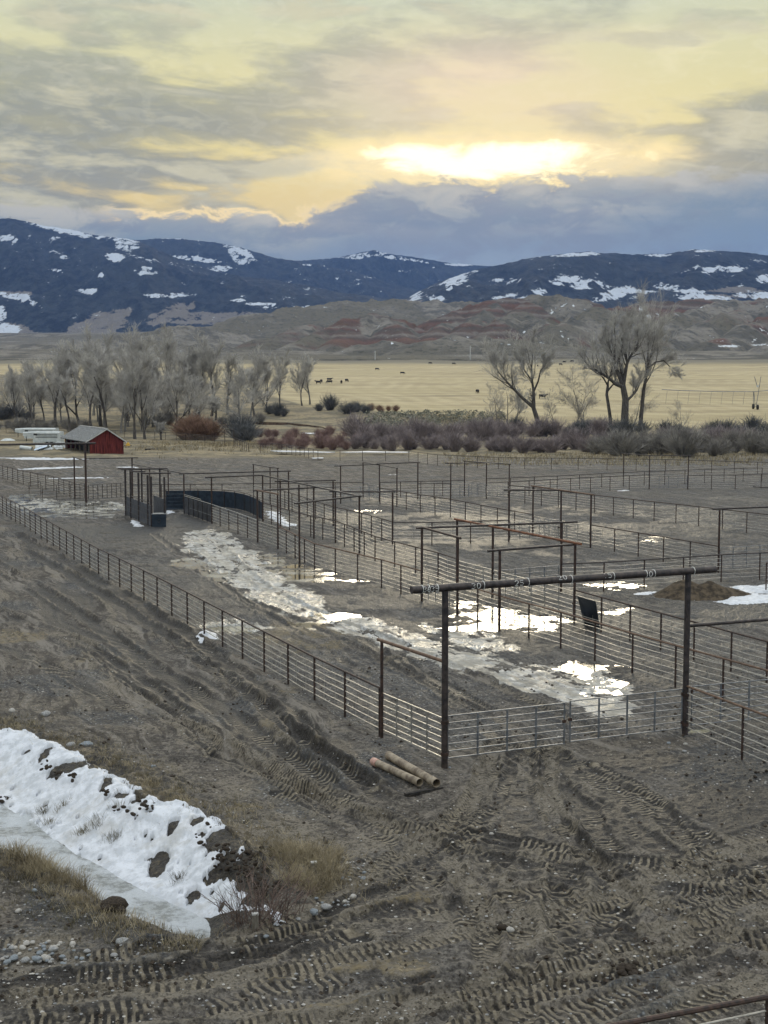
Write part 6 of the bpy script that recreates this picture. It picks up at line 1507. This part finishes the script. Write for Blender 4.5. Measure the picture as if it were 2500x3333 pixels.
# dry grass along the ditch rim
def blades(name, n, mat, picker, hmin, hmax, label, seed, lean=.3, w=.005):
    r_ = random.Random(seed); pts = [picker(r_) for _ in range(n)]; a = np.array([(p.x, p.y) for p in pts]); z = ground_fields(a[:, 0][None], a[:, 1][None], False)[0][0]; mb = MB()
    for p, zz in zip(pts, z):
        for k in range(7):
            b = Vector((p.x + r_.gauss(0, .05), p.y + r_.gauss(0, .05), zz - .02)); h_ = r_.uniform(hmin, hmax); l = Vector((r_.gauss(0, lean) * h_, r_.gauss(0, lean) * h_, h_)); a_ = r_.uniform(0, 6.28); s = Vector((math.cos(a_) * w, math.sin(a_) * w, 0))
            m_ = b + l * .55 + Vector((0, 0, h_ * .08)); mb.poly([b - s, b + s, m_ + s * .7, m_ - s * .7]); mb.poly([m_ - s * .7, m_ + s * .7, b + l])
    tag(mb.build(name, mat, None, False), label, "grass", kind="stuff")
def on_line(px, off, jit):
    W_ = gxy(px); S_ = np.concatenate([[0], np.cumsum(np.linalg.norm(np.diff(W_, axis=0), axis=1))])
    def f(r_):
        s = r_.random() * S_[-1]; i = min(int(np.searchsorted(S_, s)) - 1, len(W_) - 2); i = max(i, 0); t = (s - S_[i]) / (S_[i + 1] - S_[i] + 1e-9); p = W_[i] + (W_[i + 1] - W_[i]) * t; d = (W_[i + 1] - W_[i]); d = d / np.linalg.norm(d); nn = np.array([-d[1], d[0]])
        q = p + nn * (off + r_.gauss(0, jit)); return Vector((q[0], q[1], 0))
    return f
FARL = [(-80, 2352), (0, 2388), (90, 2398), (180, 2432), (250, 2464), (330, 2512), (410, 2552), (440, 2590), (520, 2625), (600, 2630), (700, 2678), (790, 2735), (850, 2800)]
NEARL = [(690, 3062), (560, 3040), (480, 3012), (400, 2978), (300, 2925), (200, 2872), (100, 2815), (0, 2768), (-120, 2715)]
blades("dry_grass", 420, M_STRAW, on_line(FARL, .5, .4), .06, .2, "dry straw grass along the far rim of the ditch", 51, .5)
blades("dry_grass", 650, M_OLIVE, on_line(FARL, .7, .6), .04, .14, "dull olive grass along the far rim of the ditch", 52, .6)
blades("dry_grass", 500, M_STRAW, on_line(NEARL, .25, .3), .08, .24, "straw grass hanging over the near rim of the ditch", 53, .5)
blades("dry_grass", 500, M_OLIVE, on_line(NEARL, .7, .5), .05, .16, "short olive grass on the near bank", 54, .6)
blades("grass_tuft", 420, M_STRAW, on_line([(60, 2790), (140, 2840), (220, 2870), (270, 2905)], .15, .2), .22, .5, "shaggy overhanging tuft of dead grass on the near bank", 55, .5)
def spots_pick(L, j, z):
    def f(r_): px, py = r_.choice(L); p = gp(px, py, z); return Vector((p.x + r_.gauss(0, j), p.y + r_.gauss(0, j), 0))
    return f
blades("grass_tuft", 150, M_OLIVE, spots_pick([(140, 2636), (159, 2665), (270, 2716), (320, 2714), (374, 2750), (393, 2700), (582, 2865), (205, 2640)], .08, -.7), .12, .34, "small grass tufts sticking out of the snow", 56, .45)
blades("grass_tuft", 240, M_STRAW, spots_pick([(980, 2790), (1010, 2830), (1060, 2850), (1000, 2880), (1090, 2880), (950, 2840), (1040, 2790)], .5, 0), .08, .26, "tangled dead grass around the stake at the ditch end", 57, .6)
WD = [make_bush(80 + k, .85, 120, 1.9, .006).mesh("weed", M_STRAW, False) for k in range(3)]
for i, (px, py, s, lab) in enumerate([(950, 2815, .9, "yellowish dry weed clump left of the stake, uppermost"), (1015, 2800, .8, "yellowish weed clump just behind the stake"), (1070, 2850, 1.0, "wide yellowish weed clump right of the stake"), (1020, 2900, .85, "low brown weed clump in front of the stake"), (960, 2880, .8, "brown weed clump on the slope left of the stake"), (1090, 2800, .6, "small dry weed at the top right of the ditch end"), (930, 2780, .55, "grey dry weed above the snow tip")]):
    p = gp(px, py); p.z = hz(p.x, p.y); o = bpy.data.objects.new("dry_weed", WD[i % 3]); link(o); o.location = p; o.scale = (s * .9, s * .9, s * .62); o.rotation_euler = (0, 0, i); tag(o, lab, "weed", "dry weeds at the ditch end")
M_THORN = simple("thorny_stems", (.10, .072, .06), (.22, .165, .14), 3, .85, .2, bstr=0)
th = [make_bush(91, 1.05, 38, 1.9, .009).mesh("shrub", M_THORN, False), make_bush(92, .8, 30, 1.9, .009).mesh("shrub", M_THORN, False)]
for i, (px, py, s, lab) in enumerate([(845, 3005, 1.0, "bare thorny shrub beside the left stake"), (915, 2985, .8, "smaller thorny shrub right of the left stake"), (790, 3015, .7, "small thorny shrub at the edge of the ditch ice")]):
    p = gp(px, py); p.z = hz(p.x, p.y); o = bpy.data.objects.new("thorny_shrub", th[i % 2]); link(o); o.location = p; o.scale = (s * 1.2, s * 1.2, s); o.rotation_euler = (0, 0, i * 2); tag(o, lab, "shrub")

# ------------------------------------------------------------------ evening air
m_haze = bpy.data.materials.new("haze_air"); m_haze.use_nodes = True; g = G(m_haze.node_tree)
pv = g.n('ShaderNodeVolumePrincipled'); pv.inputs['Color'].default_value = (.26, .46, 1.0, 1); pv.inputs['Density'].default_value = 4.2e-5; pv.inputs['Anisotropy'].default_value = 0.0
ho = g.n('ShaderNodeOutputMaterial'); g.nt.links.new(pv.outputs[0], ho.inputs[1])
o = MB().box((0, 5500, 568), (36000, 23000, 1144)).build("haze", m_haze, None, False); tag(o, "thin bluish evening haze filling the valley", "haze", kind="stuff")
